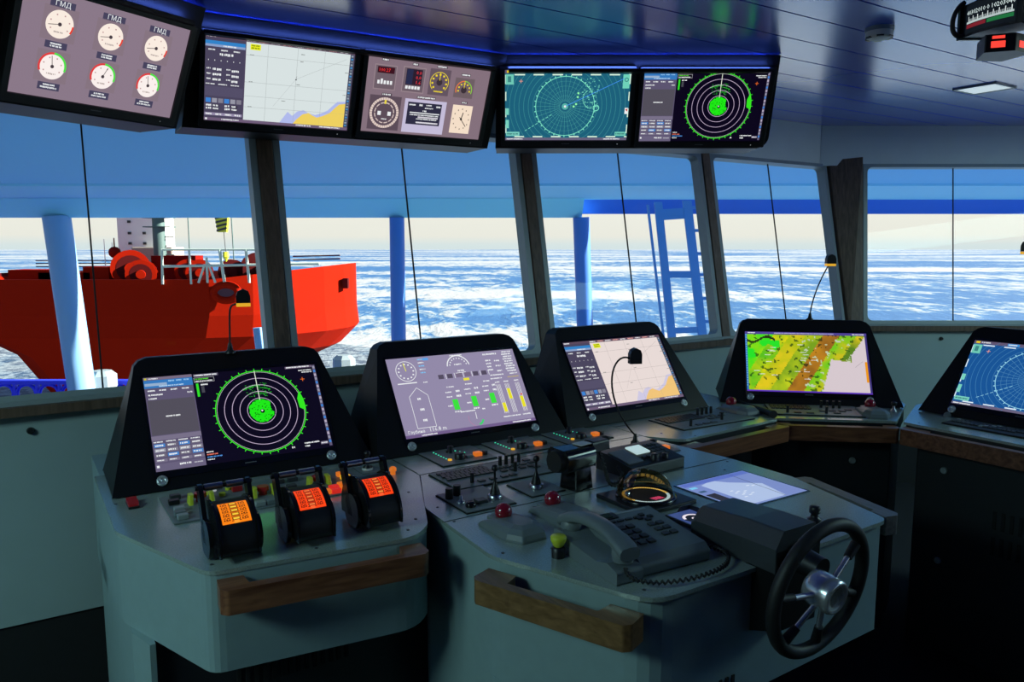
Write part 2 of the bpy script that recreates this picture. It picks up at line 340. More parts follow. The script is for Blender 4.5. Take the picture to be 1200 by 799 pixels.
def ecdis_teal(base, edge, line_):
    s = Scr(); s.rect(0, 0, 531, 299, base, 0); s.rect(0, 0, 531, 14, (96, 84, 112), 1); s.rect(8, 2, 16, 10, (230, 200, 30), 2); s.dash(30, 4, 34, 6, WH, 2); s.rect(130, 2, 44, 11, (60, 150, 220), 2); s.dash(134, 5, 34, 5, WH, 3)
    s.rect(0, 288, 531, 11, (104, 96, 124), 1); s.dash(6, 291, 70, 5, WH, 2); s.dash(430, 291, 70, 5, WH, 2)
    cx, cy = 257, 152
    for r in range(138, 260, 20): s.ring(cx, cy, r, 1.4, tuple(int(a * .6 + b * .4) for a, b in zip(base, line_)), 1, n=110)
    for k in range(36):
        a = R(k * 10); s.line(cx + 22 * math.sin(a), cy - 22 * math.cos(a), cx + 124 * math.sin(a), cy - 124 * math.cos(a), .9, tuple(int(a_ * .4 + b * .6) for a_, b in zip(base, line_)), 2)
        s.line(cx + 125 * math.sin(a), cy - 125 * math.cos(a), cx + 133 * math.sin(a), cy - 133 * math.cos(a), 4, line_, 2)
    for r in (24, 46, 66, 86, 106): s.ring(cx, cy, r, .8, tuple(int(a * .5 + b * .5) for a, b in zip(base, line_)), 3, n=60)
    s.ring(cx, cy, 126, 2.6, line_, 3, n=90)
    s.circ(cx, cy, 14, tuple(int(a * .4 + b * .6) for a, b in zip(base, line_)), 4, 14); s.circ(cx, cy, 5, WH, 5, 10)
    s.line(cx + 4, cy - 2, 505, 34, 2.2, (70, 150, 250), 5)
    for k in range(8): s.line(85 + k * 15, 258 - k * 9.2, 95 + k * 15, 252 - k * 9.2, 2, line_, 5)
    rnd = random.Random(5)
    for k in range(60):
        t = rnd.random(); x = 395 - 60 * t + rnd.uniform(-14, 14); y = 30 + 130 * rnd.random(); s.rect(x, y, rnd.uniform(2, 6), rnd.uniform(1.5, 3.5), line_, 5)
    s.ring(390, 158, 12, 3, line_, 5); s.ring(372, 120, 40, 2, line_, 5, 180, 330)
    for x, y in ((312, 96), (310, 112), (304, 142), (294, 152)): s.circ(x, y, 4.5, (150, 255, 170), 6, 10)
    for k in range(7): s.rect(40 + k * 80 - 40 * 0, 17, 44, 5, edge, 3); s.rect(40 + k * 80, 281, 42, 5, edge, 3)
    for k in range(4): s.rect(1, 20 + k * 70, 4, 38, edge, 3); s.rect(526, 20 + k * 70, 4, 38, edge, 3)
    s.rect(3, 18, 34, 42, (110, 200, 180), 4); s.rect(12, 26, 14, 24, (60, 130, 130), 5); s.rect(498, 18, 28, 58, (110, 210, 185), 4); s.ring(513, 40, 7, 3, (40, 110, 110), 5)
    s.rect(2, 160, 14, 28, (120, 210, 190), 4); s.rect(2, 210, 14, 36, (120, 210, 190), 4); s.rect(4, 262, 58, 18, (120, 205, 190), 4); s.dash(8, 268, 48, 6, (50, 110, 110), 5)
    s.rect(478, 262, 48, 18, (110, 200, 180), 4); s.dash(482, 268, 38, 6, (50, 110, 110), 5); s.rect(514, 158, 14, 26, WH, 4); s.poly([(516, 166), (526, 160), (526, 174)], (200, 60, 60), 5)
    for k in range(4): a = R(k * 90); s.line(68, 46, 68 + 8 * math.sin(a), 46 + 8 * math.cos(a), 2.2, (240, 160, 140), 5)
    return s
def dial(s, x, y, r, face, rim=None, na=-95, ticks=True, hub=(70, 60, 66)):
    s.rect(x - r * 1.25, y - r * 1.2, r * 2.5, r * 2.4, (134, 116, 128), 1)
    s.circ(x, y, r, face, 2)
    if ticks:
        for k in range(6): a = R(-120 + k * 48); s.rect(x + r * .7 * math.sin(a) - 2, y - r * .7 * math.cos(a) - 2, 4, 4, (190, 150, 150), 3)
    s.dash(x - r * .35, y + r * .5, r * .7, 5, (180, 165, 160), 3)
    a = R(na); s.line(x, y, x + r * .82 * math.sin(a), y - r * .82 * math.cos(a), 2, (90, 80, 80), 4); s.circ(x, y, r * .14, hub, 5, 14)
def gauges():
    s = Scr(); s.rect(0, 0, 531, 299, (138, 120, 136), 0)
    for i, x in enumerate((112, 268, 424)):
        y = 84
        s.rect(x - 36, y - 66, 72, 20, (70, 66, 92), 1); s.text('ГМД', x, y - 50, 20, WH, 2, 'c')
        dial(s, x, y, 40, (250, 236, 224), na=-100); s.ring(x, y, 38, 5, (235, 60, 40), 4, 88, 122)
        s.rect(x - 32, y + 50, 64, 20, (70, 66, 92), 1); s.dash(x - 17, y + 54, 34, 5, WH, 2); s.dash(x - 17, y + 61, 34, 5, WH, 2)
        y = 206
        dial(s, x, y, 38, (250, 240, 236), na=(-10, 22, -12)[i]); s.ring(x, y, 38, 6, (225, 60, 60), 4, -115, 0); s.ring(x, y, 38, 6, (80, 225, 70), 4, 0, 105)
        s.rect(x - 32, y + 48, 64, 22, (70, 66, 92), 1); s.dash(x - 17, y + 52, 34, 5, WH, 2); s.dash(x - 24, y + 60, 48, 5, WH, 2)
    return s
def instruments():
    s = Scr(); s.rect(0, 0, 531, 299, (132, 112, 124), 0); D = (78, 66, 76)
    def lab(x, y, w): s.rect(x - w / 2 - 3, y - 2, w + 6, 10, D, 1); s.dash(x - w / 2, y, w, 6, WH, 2)
    lab(70, 12, 24); s.rect(30, 34, 92, 96, (150, 130, 138), 1); s.rect(34, 38, 84, 88, (110, 94, 104), 2); s.rect(42, 42, 70, 24, (60, 18, 30), 3); s.text('100.27', 46, 60, 18, (255, 60, 60), 4)
    for k in range(5): s.rect(46 + k * 13, 94 - (6 if k == 1 else 0), 9, 14 + (6 if k == 1 else 0), WH, 3)
    lab(196, 16, 20); s.rect(148, 30, 96, 100, (150, 130, 138), 1); s.rect(152, 34, 88, 92, (110, 94, 104), 2); s.rect(162, 38, 68, 62, (44, 30, 46), 3); s.rect(164, 40, 26, 58, (40, 44, 76), 4)
    for k in range(3): s.text(('0.0', '0.0', '1.6')[k], 226, 57 + k * 19, 19, (255, 60, 70), 5, 'r')
    for k in range(5): s.rect(164 + k * 13, 104, 10, 12, WH, 3)
    lab(312, 14, 40); s.rect(262, 26, 92, 104, (100, 84, 96), 1); Yc = (240, 215, 40)
    s.ring(308, 78, 40, 2.5, Yc, 2, -135, 135); s.circ(308, 78, 13, (60, 48, 56), 3)
    for k in range(9): a = R(-130 + k * 32.5); s.rect(308 + 31 * math.sin(a) - 4, 78 - 31 * math.cos(a) - 3, 8, 7, Yc, 3)
    s.line(308, 70, 308, 40, 3, Yc, 4); s.dash(288, 112, 40, 6, Yc, 3)
    lab(422, 34, 36); s.rect(378, 50, 88, 80, (110, 94, 100), 1)
    s.ring(422, 98, 36, 4, (235, 120, 60), 2, -110, 0); s.ring(422, 98, 36, 4, (140, 200, 60), 2, 0, 110); s.circ(422, 98, 13, (60, 48, 56), 3)
    for k in range(7): a = R(-100 + k * 33); s.rect(422 + 26 * math.sin(a) - 3, 98 - 26 * math.cos(a) - 3, 7, 6, Yc, 3)
    s.line(422, 90, 422, 62, 2.5, Yc, 4)
    lab(92, 144, 36); s.rect(24, 152, 132, 136, (92, 76, 88), 1); s.ring(90, 220, 56, 10, (226, 205, 196), 2)
    for k in range(36): a = R(k * 10); s.line(90 + 51 * math.sin(a), 220 - 51 * math.cos(a), 90 + 61 * math.sin(a), 220 - 61 * math.cos(a), 1.4, (110, 90, 96), 3)
    s.ring(90, 220, 40, 4, (215, 195, 190), 2)
    for k in range(12): a = R(k * 30); s.rect(90 + 40 * math.sin(a) - 3, 220 - 40 * math.cos(a) - 2, 6, 5, (110, 90, 96), 3)
    s.rect(62, 214, 14, 16, WH, 3); s.rect(104, 214, 14, 16, WH, 3); s.rect(86, 168, 8, 16, (235, 215, 70), 4); s.dash(80, 242, 22, 5, WH, 3)
    lab(262, 142, 76); s.rect(172, 154, 184, 136, (196, 188, 216), 1); s.rect(186, 166, 150, 90, (46, 44, 66), 2)
    for x, y, w, h in ((192, 174, 28, 6), (236, 172, 14, 8), (312, 174, 18, 8), (266, 172, 26, 5), (262, 184, 36, 5), (254, 196, 16, 7), (200, 214, 126, 5), (230, 230, 90, 5), (230, 244, 90, 5)): s.dash(x, y, w, h, WH, 3)
    s.rect(198, 206, 132, 4, WH, 3); s.rect(236, 222, 90, 6, (210, 205, 215), 3); s.rect(232, 244, 96, 6, (210, 205, 215), 3)
    lab(436, 146, 22); s.rect(386, 160, 92, 118, (244, 222, 200), 1)
    for k in range(12): a = R(k * 30); s.rect(432 + 36 * math.sin(a) - 2, 218 - 42 * math.cos(a) - 3, 4, 6, (120, 110, 100), 2)
    s.line(432, 218, 438, 190, 4, (20, 16, 20), 3); s.line(424, 210, 458, 248, 3, (20, 16, 20), 4); s.circ(432, 218, 5, (20, 16, 20), 5, 12)
    return s
def conning():
    s = Scr(); s.rect(0, 0, 531, 299, (146, 137, 168), 0)
    s.ring(66, 52, 38, 2.2, WH, 1)
    for k in range(12): a = R(k * 30); s.rect(66 + 28 * math.sin(a) - 3, 52 - 28 * math.cos(a) - 2, 6, 5, WH, 1)
    s.line(66, 52, 62, 20, 3, (230, 230, 60), 2)
    for k in range(5): s.dash(120 + (0 if k else 0), 8 + k * 13, 22, 5, [(120, 200, 250), WH][k % 2], 1); s.rect(142, 6, 22, 10, (90, 160, 230), 1)
    s.rect(22, 96, 74, 4, WH, 1); s.dash(120, 98, 18, 4, WH, 1)
    H = [(88, 118), (124, 150), (124, 268), (52, 268), (52, 150)]
    for i in range(5): a, b = H[i], H[(i + 1) % 5]; s.line(*a, *b, 1.8, WH, 1)
    for y in (156, 196, 236): s.dash(80, y, 16, 9, WH, 1)
    s.text('Глубина', 12, 284, 16, WH, 1); s.text('116.8 m', 92, 284, 21, WH, 1)
    s.ring(278, 54, 46, 4, WH, 1, -82, 82); s.dash(252, 4, 52, 5, WH, 1)
    for k in range(9): a = R(-72 + k * 18); s.rect(278 + 36 * math.sin(a) - 2, 54 - 36 * math.cos(a) - 2, 4, 5, WH, 1)
    s.dash(262, 40, 30, 6, WH, 1); s.dash(268, 66, 28, 6, WH, 1); s.line(258, 78, 300, 76, 2, WH, 1)
    for k in range(6):
        x = 184 + k * 36 - (0 if k < 3 else 0); s.rect(x, 78, 22 if k != 2 and k != 3 else 26, 17, (84, 76, 96) if k in (0, 1, 4, 5) else (120, 106, 132), 1); s.line(x + 31, 76, x + 31, 97, 2, WH, 2)
    s.rect(282, 100, 24, 10, (235, 225, 60), 1)
    for k, x in enumerate((208, 286, 364)):
        y = 126 - k * 4
        s.dash(x - 4, y, 30, 5, WH, 1); s.dash(x - 14, y + 20, 26, 5, WH, 1); s.dash(x + 28, y + 17, 16, 8, WH, 1); s.dash(x - 14, y + 38, 24, 5, WH, 1); s.dash(x + 26, y + 36, 20, 8, WH, 1)
        s.rect(x + 4, y + 52, 22, 40, (60, 225, 60), 1); s.dash(x - 18, y + 72, 18, 6, WH, 1); s.dash(x + 2, y + 96, 26, 6, WH, 1)
    s.dash(232, 226, 60, 5, WH, 1); s.dash(322, 224, 12, 6, WH, 1)
    s.ring(288, 258, 32, 1.5, (190, 120, 160), 1, 200, 290); s.ring(288, 258, 26, 7, (60, 210, 110), 1, 110, 170); s.line(288, 262, 290, 236, 2.5, WH, 2)
    s.dash(392, 10, 62, 7, WH, 1)
    for k in range(4): s.dash(396, 36 + k * 13, 22, 6, WH, 1)
    for k in range(3): s.dash(434, 40 + k * 21, 22, 6, WH, 1)
    for k in range(9): s.dash(478 - k % 2 * 4, 6 + k * 10, 40, 6, WH, 1)
    s.dash(398, 98, 58, 5, WH, 1); s.dash(484, 98, 34, 5, WH, 1); s.dash(394, 112, 50, 5, WH, 1); s.dash(470, 112, 50, 4, (200, 180, 90), 1)
    for k, x in enumerate((418, 456, 502)):
        s.rect(x - 10, 132, 20, 130, (150, 140, 168), 1); s.dash(x - 10, 128, 20, 5, WH, 2)
        for q in (-8, -3, 3, 8): s.line(x + q, 140, x + q, 256, 1.6, WH, 2)
        s.rect(x - 7, (214, 160, 196)[k], 14, (36, 42, 44)[k], (232, 224, 40), 3); s.dash(x - 18, 266, 36, 5, WH, 1)
    s.rect(501, 186, 8, 6, (230, 60, 40), 4)
    s.rect(0, 288, 531, 11, (112, 92, 138), 1); s.dash(60, 291, 60, 5, WH, 2); s.dash(430, 291, 80, 5, WH, 2); s.rect(6, 276, 0, 0, WH, 1)
    return s
def satellite():
    s = Scr(); s.rect(0, 0, 531, 299, (60, 50, 120), 0); X0, Y0 = 9, 13; nx, ny = 104, 56; cw = (522 - X0) / nx; ch = (292 - Y0) / ny
    band = [((60, 225, 30), (150, 220, 20)), ((215, 210, 20), (90, 190, 30)), ((170, 190, 20), (225, 200, 30)), ((190, 205, 30), (120, 160, 30)), ((150, 100, 30), (190, 130, 30)), ((110, 200, 30), (200, 190, 30)), ((225, 200, 30), (90, 130, 30))]
    for i in range(nx):
        for j in range(ny):
            x = X0 + i * cw; y = Y0 + j * ch; u = (x + y * .62 - 60) / 72
            b = band[max(0, min(6, int(u)))]
            n1 = noise.fractal(Vector((x * .012, y * .014, 2)), 1, 2, 3) * .9 + .45; n2 = noise.fractal(Vector((x * .035, y * .04, 9)), 1, 2, 3)
            t = max(0, min(1, n1)); c = [b[0][k] * t + b[1][k] * (1 - t) for k in range(3)]
            if n2 > .42: c = [c[0] * .45, c[1] * .55, 20]
            elif n2 < -.42 and x > 250: c = [190, 205, 170]
            r_ = y + (x - 60) * .55
            if x < 150 and y > 40 and y < 130 and n1 > .5: c = [40, 225, 40]
            if abs(y - 36 - 14 * math.sin(x * .05)) < 6 and x < 130: c = [40, 50, 20]
            if x > 372 - (y - 120) * .30 and y > 132 + max(0, (x - 370)) * .14 and x - 372 < 500: c = [214, 200, 206]
            if x > 455 and y > 132 - (x - 440) * 1.45: c = [214, 200, 206]
            if x > 510 and 140 < y < 240: c = [235, 150, 20]
            s.rect(x, y, cw + .3, ch + .3, tuple(max(0, min(255, int(k))) for k in c), 1 )
    s.rect(0, 0, 531, 12, (80, 66, 150), 2); s.dash(12, 3, 36, 5, WH, 3); s.dash(130, 4, 260, 4, (200, 200, 230), 3); s.dash(470, 4, 50, 5, WH, 3)
    s.rect(0, 12, 8, 280, (40, 110, 190), 2)
    for k in range(22): s.rect(1.5, 15 + k * 12, 5, 6, (120, 180, 230), 3)
    s.rect(0, 292, 531, 7, (90, 50, 180), 2)
    rnd = random.Random(8)
    for x, y in ((110, 78), (98, 92), (84, 116), (106, 96), (88, 150), (230, 62), (240, 100), (250, 112), (242, 128), (236, 140), (210, 196), (250, 196), (250, 232), (34, 196), (56, 212), (110, 216), (285, 138)): s.dash(x, y, 26, 3.5, WH, 3)
    s.line(470, 170, 505, 140, 1, (120, 110, 120), 3)
    return s

# ---------------------------------------------------------------- ROOM
CEIL = 2.41; DW = 3.10; ZS = 1.09; ZT = 2.16; TILT = R(11)
C0 = W(-1.75, DW); C1 = W(4.70, DW)
RX1 = 5.6; YR = C1.y; YB = -2.6; XL = C0.x

fl = MB().box(XL - .3, RX1 + .3, YB - .3, 5.6, -.08, 0).build('floor', floor_m); struct(fl)

# ceiling planks : slab + dark joints as real grooves
def ceiling_mat():
    m = bpy.data.materials.new('blue_grey_ceiling_planks'); m.use_nodes = True; t = m.node_tree; b = t.nodes['Principled BSDF']
    g = t.nodes.new('ShaderNodeNewGeometry'); nz = t.nodes.new('ShaderNodeTexNoise'); nz.inputs['Scale'].default_value = 3
    t.links.new(g.outputs['Position'], nz.inputs['Vector']); mx = t.nodes.new('ShaderNodeMix'); mx.data_type = 'RGBA'
    mx.inputs['A'].default_value = (.05, .12, .80, 1); mx.inputs['B'].default_value = (.06, .14, .88, 1)
    t.links.new(nz.outputs[0], mx.inputs['Factor']); t.links.new(mx.outputs['Result'], b.inputs['Base Color'])
    b.inputs['Roughness'].default_value = .24; b.inputs['Specular IOR Level'].default_value = 1.0; b.inputs['Coat Weight'].default_value = .8; b.inputs['Coat Roughness'].default_value = .2
    return m
ceil_m = ceiling_mat()
def clip(poly, edges):
    for (px, py, nx, ny) in edges:          # keep the side where (p - P) . n <= 0
        out = []
        for i, p in enumerate(poly):
            q = poly[i - 1]; dp = (p[0] - px) * nx + (p[1] - py) * ny; dq = (q[0] - px) * nx + (q[1] - py) * ny
            if (dp <= 0) != (dq <= 0): t = dq / (dq - dp); out.append((q[0] + (p[0] - q[0]) * t, q[1] + (p[1] - q[1]) * t))
            if dp <= 0: out.append(p)
        poly = out
        if len(poly) < 3: return None
    return poly
_f = W(0, DW + .31); ROOM = [(_f.x, _f.y, -SY, CY), (0, YR + .24, 0, 1), (RX1 + .15, 0, 1, 0), (0, YB - .1, 0, -1), (XL - .15, 0, -1, 0)]
mb = MB(); k = -34
while 1.80 + .21 * k < 6.6:
    n0 = 1.80 + .21 * k + .004; n1 = 1.80 + .21 * (k + 1) - .004
    a, b, c, d = W(-6, n0), W(8, n0), W(8, n1), W(-6, n1)
    pc = clip([(p.x, p.y) for p in (a, b, c, d)], ROOM); k += 1
    if pc: mb.prism(pc, CEIL, CEIL + .012, ceil_m)
mb.prism(clip([(-9, -9), (9, -9), (9, 9), (-9, 9)], ROOM), CEIL + .014, CEIL + .1, matte_m)
struct(mb.build('ceiling'))

def wall_section(P0, P1, wins, name, sill=ZS, tilt=TILT, low=True, mat_low=wall_m):
    """window wall along P0->P1 (room on the right-hand side... outward normal = left of direction); returns frame maps"""
    P0 = Vector((P0.x, P0.y, 0)); P1 = Vector((P1.x, P1.y, 0)); L = (P1 - P0).length; d = (P1 - P0) / L; n = Vector((-d.y, d.x, 0))
    H = (ZT - sill) / math.cos(tilt); u = Vector((0, 0, math.cos(tilt))) + n * math.sin(tilt); wn = n * math.cos(tilt) - Vector((0, 0, math.sin(tilt)))
    def T(s, v, o=0.): return P0 + Vector((0, 0, sill)) + d * s + u * v + wn * o
    topoff = (ZT - sill) * math.tan(tilt)
    mb = MB()
    q = [(0, -.05), (L, -.05)]
    def slab(z0, z1, o0, o1, m):
        r = []
        for s_, o_ in ((0, o0), (L, o0), (L, o1), (0, o1)): p = P0 + d * s_ + n * o_; r.append((p.x, p.y))
        mb.prism(r, z0, z1, m)
    slab(.30, sill - .035, 0, .12, mat_low)
    slab(.0, .30, .01, .12, matte_m)
    slab(ZT, CEIL + .02, topoff, topoff + .12, soffit_m)
    struct(mb.build(name))
    return T, d, n, L, H
glass = bpy.data.materials.new('window_glass'); glass.use_nodes = True; t = glass.node_tree; t.nodes.clear()
o_ = t.nodes.new('ShaderNodeOutputMaterial'); mxs = t.nodes.new('ShaderNodeMixShader'); tr = t.nodes.new('ShaderNodeBsdfTransparent'); gl = t.nodes.new('ShaderNodeBsdfGlossy')
gl.inputs['Roughness'].default_value = .02; tr.inputs[0].default_value = (.97, .985, .985, 1); mxs.inputs[0].default_value = .012
t.links.new(tr.outputs[0], mxs.inputs[1]); t.links.new(gl.outputs[0], mxs.inputs[2]); t.links.new(mxs.outputs[0], o_.inputs[0])
WN = [0]
def window(T, H, s0, s1, joint):
    WN[0] += 1
    fr = MB(); inn = rrect(s0 + .028, s1 - .028, .022, H - .022, .035, 5); n = len(inn)
    out = []
    for (x, y) in inn:   # project to outer rectangle
        ex = s0 if x < (s0 + s1) / 2 else s1; ey = 0 if y < H / 2 else H
        if abs(x - (s0 + .028)) < 1e-6 or abs(x - (s1 - .028)) < 1e-6: out.append((ex, y))
        elif abs(y - .022) < 1e-6 or abs(y - (H - .022)) < 1e-6: out.append((x, ey))
        else: out.append((ex, ey))
    rings = [[tuple(T(x, y, 0)) for x, y in out], [tuple(T(x, y, -.012)) for x, y in out], [tuple(T(x, y, -.012)) for x, y in inn], [tuple(T(x, y, .05)) for x, y in inn], [tuple(T(x, y, .05)) for x, y in out], [tuple(T(x, y, 0)) for x, y in out]]
    fr.loft(rings, None, False, False)
    f = struct(fr.build('window_%d' % WN[0], frame_m))
    g = MB(); g.add([tuple(T(x, y, .03)) for x, y in ((s0 + .02, .015), (s1 - .02, .015), (s1 - .02, H - .015), (s0 + .02, H - .015))], [(0, 1, 2, 3)])
    g.build('glass_pane', glass, f)
    if joint:
        j = MB(); j.loft([[tuple(T(joint + a, v, b)) for a, b in ((-.0028, .022), (.0028, .022), (.0028, .028), (-.0028, .028))] for v in (.015, H - .015)]); j.build('pane_joint', matte_m, f)
TR = [0]
def trim(mb, m, bev=0.):
    TR[0] += 1; return struct(mb.build('trim_%d' % TR[0], m, None, bev))
def mullion(T, H, s, w):
    mb = MB(); mb.loft([[tuple(T(s + a, v, b)) for a, b in ((-w, -.018), (w, -.018), (w, .05), (-w, .05))] for v in (-.03, H + .03)]); trim(mb, pillar_m, .004)
def sill_rail(P0, d, n, L, sill):
    mb = MB(); r = []
    for s_, o_ in ((-.0, -.045), (L, -.045), (L, .02), (-.0, .02)): p = Vector((P0.x, P0.y, 0)) + d * s_ + n * o_; r.append((p.x, p.y))
    mb.prism(r, sill - .045, sill - .012); trim(mb, pillar_m, .008)
    mb = MB(); r = []
    for s_, o_ in ((0, -.02), (L, -.02), (L, .06), (0, .06)): p = Vector((P0.x, P0.y, 0)) + d * s_ + n * o_; r.append((p.x, p.y))
    mb.prism(r, sill - .012, sill + .004); trim(mb, frame_m, .003)

T, d, n, L, H = wall_section(C0, C1, [], 'wall_front'); off = 1.75
edges = [-.385, .907, 2.204, 3.492]
for k, e in enumerate(edges): mullion(T, H, off + e + .008, .032)
ws = [(-1.62, -.42, None), (-.345, .882, .262), (.950, 2.178, 1.55), (2.248, 3.464, 2.85), (3.534, 4.655, 4.10)]
for a, b, j in ws: window(T, H, off + a, off + b, off + j if j else None)
sill_rail(C0, d, n, L, ZS)
Tf, df, nf = T, d, n
# corner pillar, widening upwards between the two leaning walls
R0 = Vector((C1.x, YR, 0)); R1 = Vector((RX1, YR, 0))
T2, d2, n2, L2, H2 = wall_section(R0, R1, [], 'wall_right', ZS + .01, R(7.03))
mb = MB(); bt, tp = [], []
for v, lst in ((-.04, bt), (H + .02, tp)):
    a = Tf(off + 4.665, v, -.03); b = T2(.085, v, -.03); c = T2(.085, v, .07); e = Tf(off + 4.665, v, .07); m_ = T2(-.02, v, .09)
    lst += [tuple(a), tuple(b), tuple(c), tuple(m_), tuple(e)]
mb.loft([bt, tp]); trim(mb, pillar_m, .003)
mb = MB(); a = W(4.60, DW + .205); b = W(4.60, DW + .30); c = (C1.x + .10, YR + .128); mb.prism([(a.x, a.y), (c[0], c[1]), (c[0], c[1] + .12), (b.x, b.y + .12)], ZT - .01, CEIL + .02); trim(mb, soffit_m)
for s0, s1, j in ((.095, 1.29, .715), (1.40, 2.62, None)): window(T2, H2, s0, s1, j)
mullion(T2, H2, 1.345, .04); mullion(T2, H2, 2.68, .04)
sill_rail(R0, d2, n2, L2, ZS + .01)
mb = MB(); mb.loft([[tuple(T2(2.73 + a, v, b)) for a, b in ((0, 0), (.8, 0), (.8, .1), (0, .1))] for v in (-.05, H2 + .05)], wall_m); trim(mb, wall_m)
# side walls with windows beyond the picture, and the closed rear wall
def plain_window_wall(P0, P1, name, wn_):
    T, d, n, L, H = wall_section(P0, P1, [], name, ZS, R(4)); k = wn_; w = L / k
    for i in range(k): window(T, H, i * w + .05, (i + 1) * w - .05, None); mullion(T, H, i * w + w, .045)
    mullion(T, H, .02, .045); sill_rail(P0, d, n, L, ZS)
plain_window_wall(Vector((XL, YB, 0)), Vector((XL, C0.y, 0)), 'wall_left', 3)
plain_window_wall(Vector((RX1, YR, 0)), Vector((RX1, YB, 0)), 'wall_side', 5)
struct(MB().box(XL - .1, RX1 + .1, YB - .12, YB, 0, CEIL + .05).build('wall_rear', dark_wall_m))

# wall panel fixings (dark screw caps)
def cap_on(T, pos, label):
    pass
for (px, D_, lab) in (((-1.42, 2.60, .99), 0, 'dark round fixing cap low on the wall left of the consoles'),):
    mb = MB(); p = W(.03, DW - .001, .985); mb.M = Matrix.Translation(p) @ Matrix.Rotation(R(33), 4, 'Z') @ Matrix.Rotation(R(90), 4, 'X'); mb.cyl((0, 0, 0), (0, 0, .012), .013, .010, 14)
    tag(mb.build('fixing_cap', black_m), lab, 'cap', 'fixing caps on the wall panels')
for p, rz, lab in ((W(3.72, DW - .001, 1.0), 33, 'small dark fixing cap on wall between third and fourth console displays'), (Vector((2.88, YR - .001, 1.0)), 0, 'small dark fixing cap under the rightmost window'), (W(1.82, DW - .001, .985), 33, 'small dark fixing cap on wall beside the conning display')):
    mb = MB(); mb.M = Matrix.Translation(p) @ Matrix.Rotation(R(rz), 4, 'Z') @ Matrix.Rotation(R(90), 4, 'X'); mb.cyl((0, 0, 0), (0, 0, .012), .013, .010, 14)
    tag(mb.build('fixing_cap', black_m), lab, 'cap', 'fixing caps on the wall panels')

# ---------------------------------------------------------------- OVERHEAD CONSOLES AND MONITORS
def tilt_frame(c, yaw, tilt):
    a = R(yaw); t = R(tilt); c = Vector(c)
    d = Vector((math.cos(a), math.sin(a), 0)); n = Vector((-math.sin(a), math.cos(a), 0)); u = Vector((0, 0, math.cos(t))) + n * math.sin(t); N = u.cross(d)   # N points at the viewer
    N = -n * math.cos(t) + Vector((0, 0, math.sin(t)))
    return d, n, u, N
def overhead_case(yaw, c, poly, label, tilt=-25.):
    """poly in the tilted front plane (u, v); extruded back and up to the ceiling"""
    root = thing('overhead_console', label, 'console', c, R(yaw), 'black overhead monitor consoles')
    t = R(tilt); F = [(u, math.sin(t) * v + .030 * math.cos(t), math.cos(t) * v - .03 * math.sin(t) * -1 * -1) for u, v in poly]
    F = [(x, y, min(z, CEIL - c[2] - .002)) for x, y, z in F]
    mb = MB(); B = [(x, .30, z) for x, y, z in F]; mb.loft([F, B]); mb.build('case', housing_m, root, .006)
    # blue light and its ledge, both added to tint the ceiling above the consoles
    x0, x1 = poly[0][0] + .06, max(p[0] for p in poly) - .06; top = CEIL - c[2]; yf = min(p[1] for p in F)
    MB().box(x0, x1, yf - .020, yf + .01, top - .075, top - .060).build('added_light_ledge', housing_m, root, .002)
    ld = bpy.data.lights.new('added_blue_light', 'AREA'); ld.shape = 'RECTANGLE'; ld.size = x1 - x0; ld.size_y = .014; ld.energy = 1.9 * (x1 - x0); ld.color = (.10, .20, 1.0)
    lo = bpy.data.objects.new('added_blue_light', ld); COL.objects.link(lo); lo.parent = root; lo.location = ((x0 + x1) / 2, yf - .010, top - .058); lo.rotation_euler = (R(180 - 68), 0, 0)
    return root
O1, O2, O3, O4, O5 = (-1.245, 2.458, .569), (-.852, 2.95, .587), (-.347, 3.257, .593), (.236, 3.42, .595), (.822, 3.420, .591)
up = lambda c: (c[0], c[1], c[2] + EYE)
overhead_case(61, up(O1), [(-.62, -.192), (.325, -.192), (.325, .235), (-.62, .235)], 'black overhead console section angled at the left end of the row')
overhead_case(30, up(O2), [(-.335, -.192), (.92, -.192), (.92, .235), (-.30, .235)], 'black overhead console section holding the chart and instrument displays')
_r = [(.90 - .05 + .05 * math.sin(R(a)), -.196 + .05 - .05 * math.cos(R(a))) for a in range(0, 91, 15)]
overhead_case(0, up(O4), [(-.31, -.196)] + _r + [(.885, .235), (-.30, .235)], 'black overhead console section at the right end with rounded lower corner')

def monitor(c, yaw, tilt, scr, label, name='overhead_monitor', grp='monitors in the overhead consoles'):
    root = thing(name, label, 'monitor', up(c), R(yaw), grp); t = R(tilt)
    def xf(x, y, z): return (x, math.sin(t) * y - math.cos(t) * z, math.cos(t) * y + math.sin(t) * z)
    mb = MB(); o = rrect(-.285, .285, -.176, .166, .006, 2); i_ = rrect(-.2665, .2665, -.1505, .1505, .001, 2)
    mb.loft([[xf(*p, -.028) for p in o], [xf(*p, .008) for p in o], [xf(*p, .008) for p in i_], [xf(*p, -.002) for p in i_]], None, False, False)
    mb.build('bezel', black_m, root, .0015, 1)
    scr.build('screen', root, lambda x, y, z: xf(x, y, z + .0005))
    b = Scr(40, 5); 
    for k in range(7): b.rect(2 + k * 5, 1, 3.6, 3, (120, 122, 128), 1)
    b.build('brand_mark', root, lambda x, y, z: xf(x, y - .163, z + .0085), M_PRINT)
    mb = MB(); mb.add([xf(.225, -.166, .009), xf(.228, -.166, .009), xf(.228, -.163, .009), xf(.225, -.163, .009)], [(0, 1, 2, 3)]); mb.build('power_lamp', white_lit, root)
    return root
monitor(O1, 61, -25, gauges(), 'overhead monitor with six round white gauges, leftmost of the row')
monitor(O2, 30, -25, chart(((216, 226, 226), (238, 208, 96), (176, 186, 236))), 'overhead monitor showing pale sea chart with yellow land')
monitor(O3, 30, -24, instruments(), 'overhead monitor showing mixed instruments, red digits and a square clock')
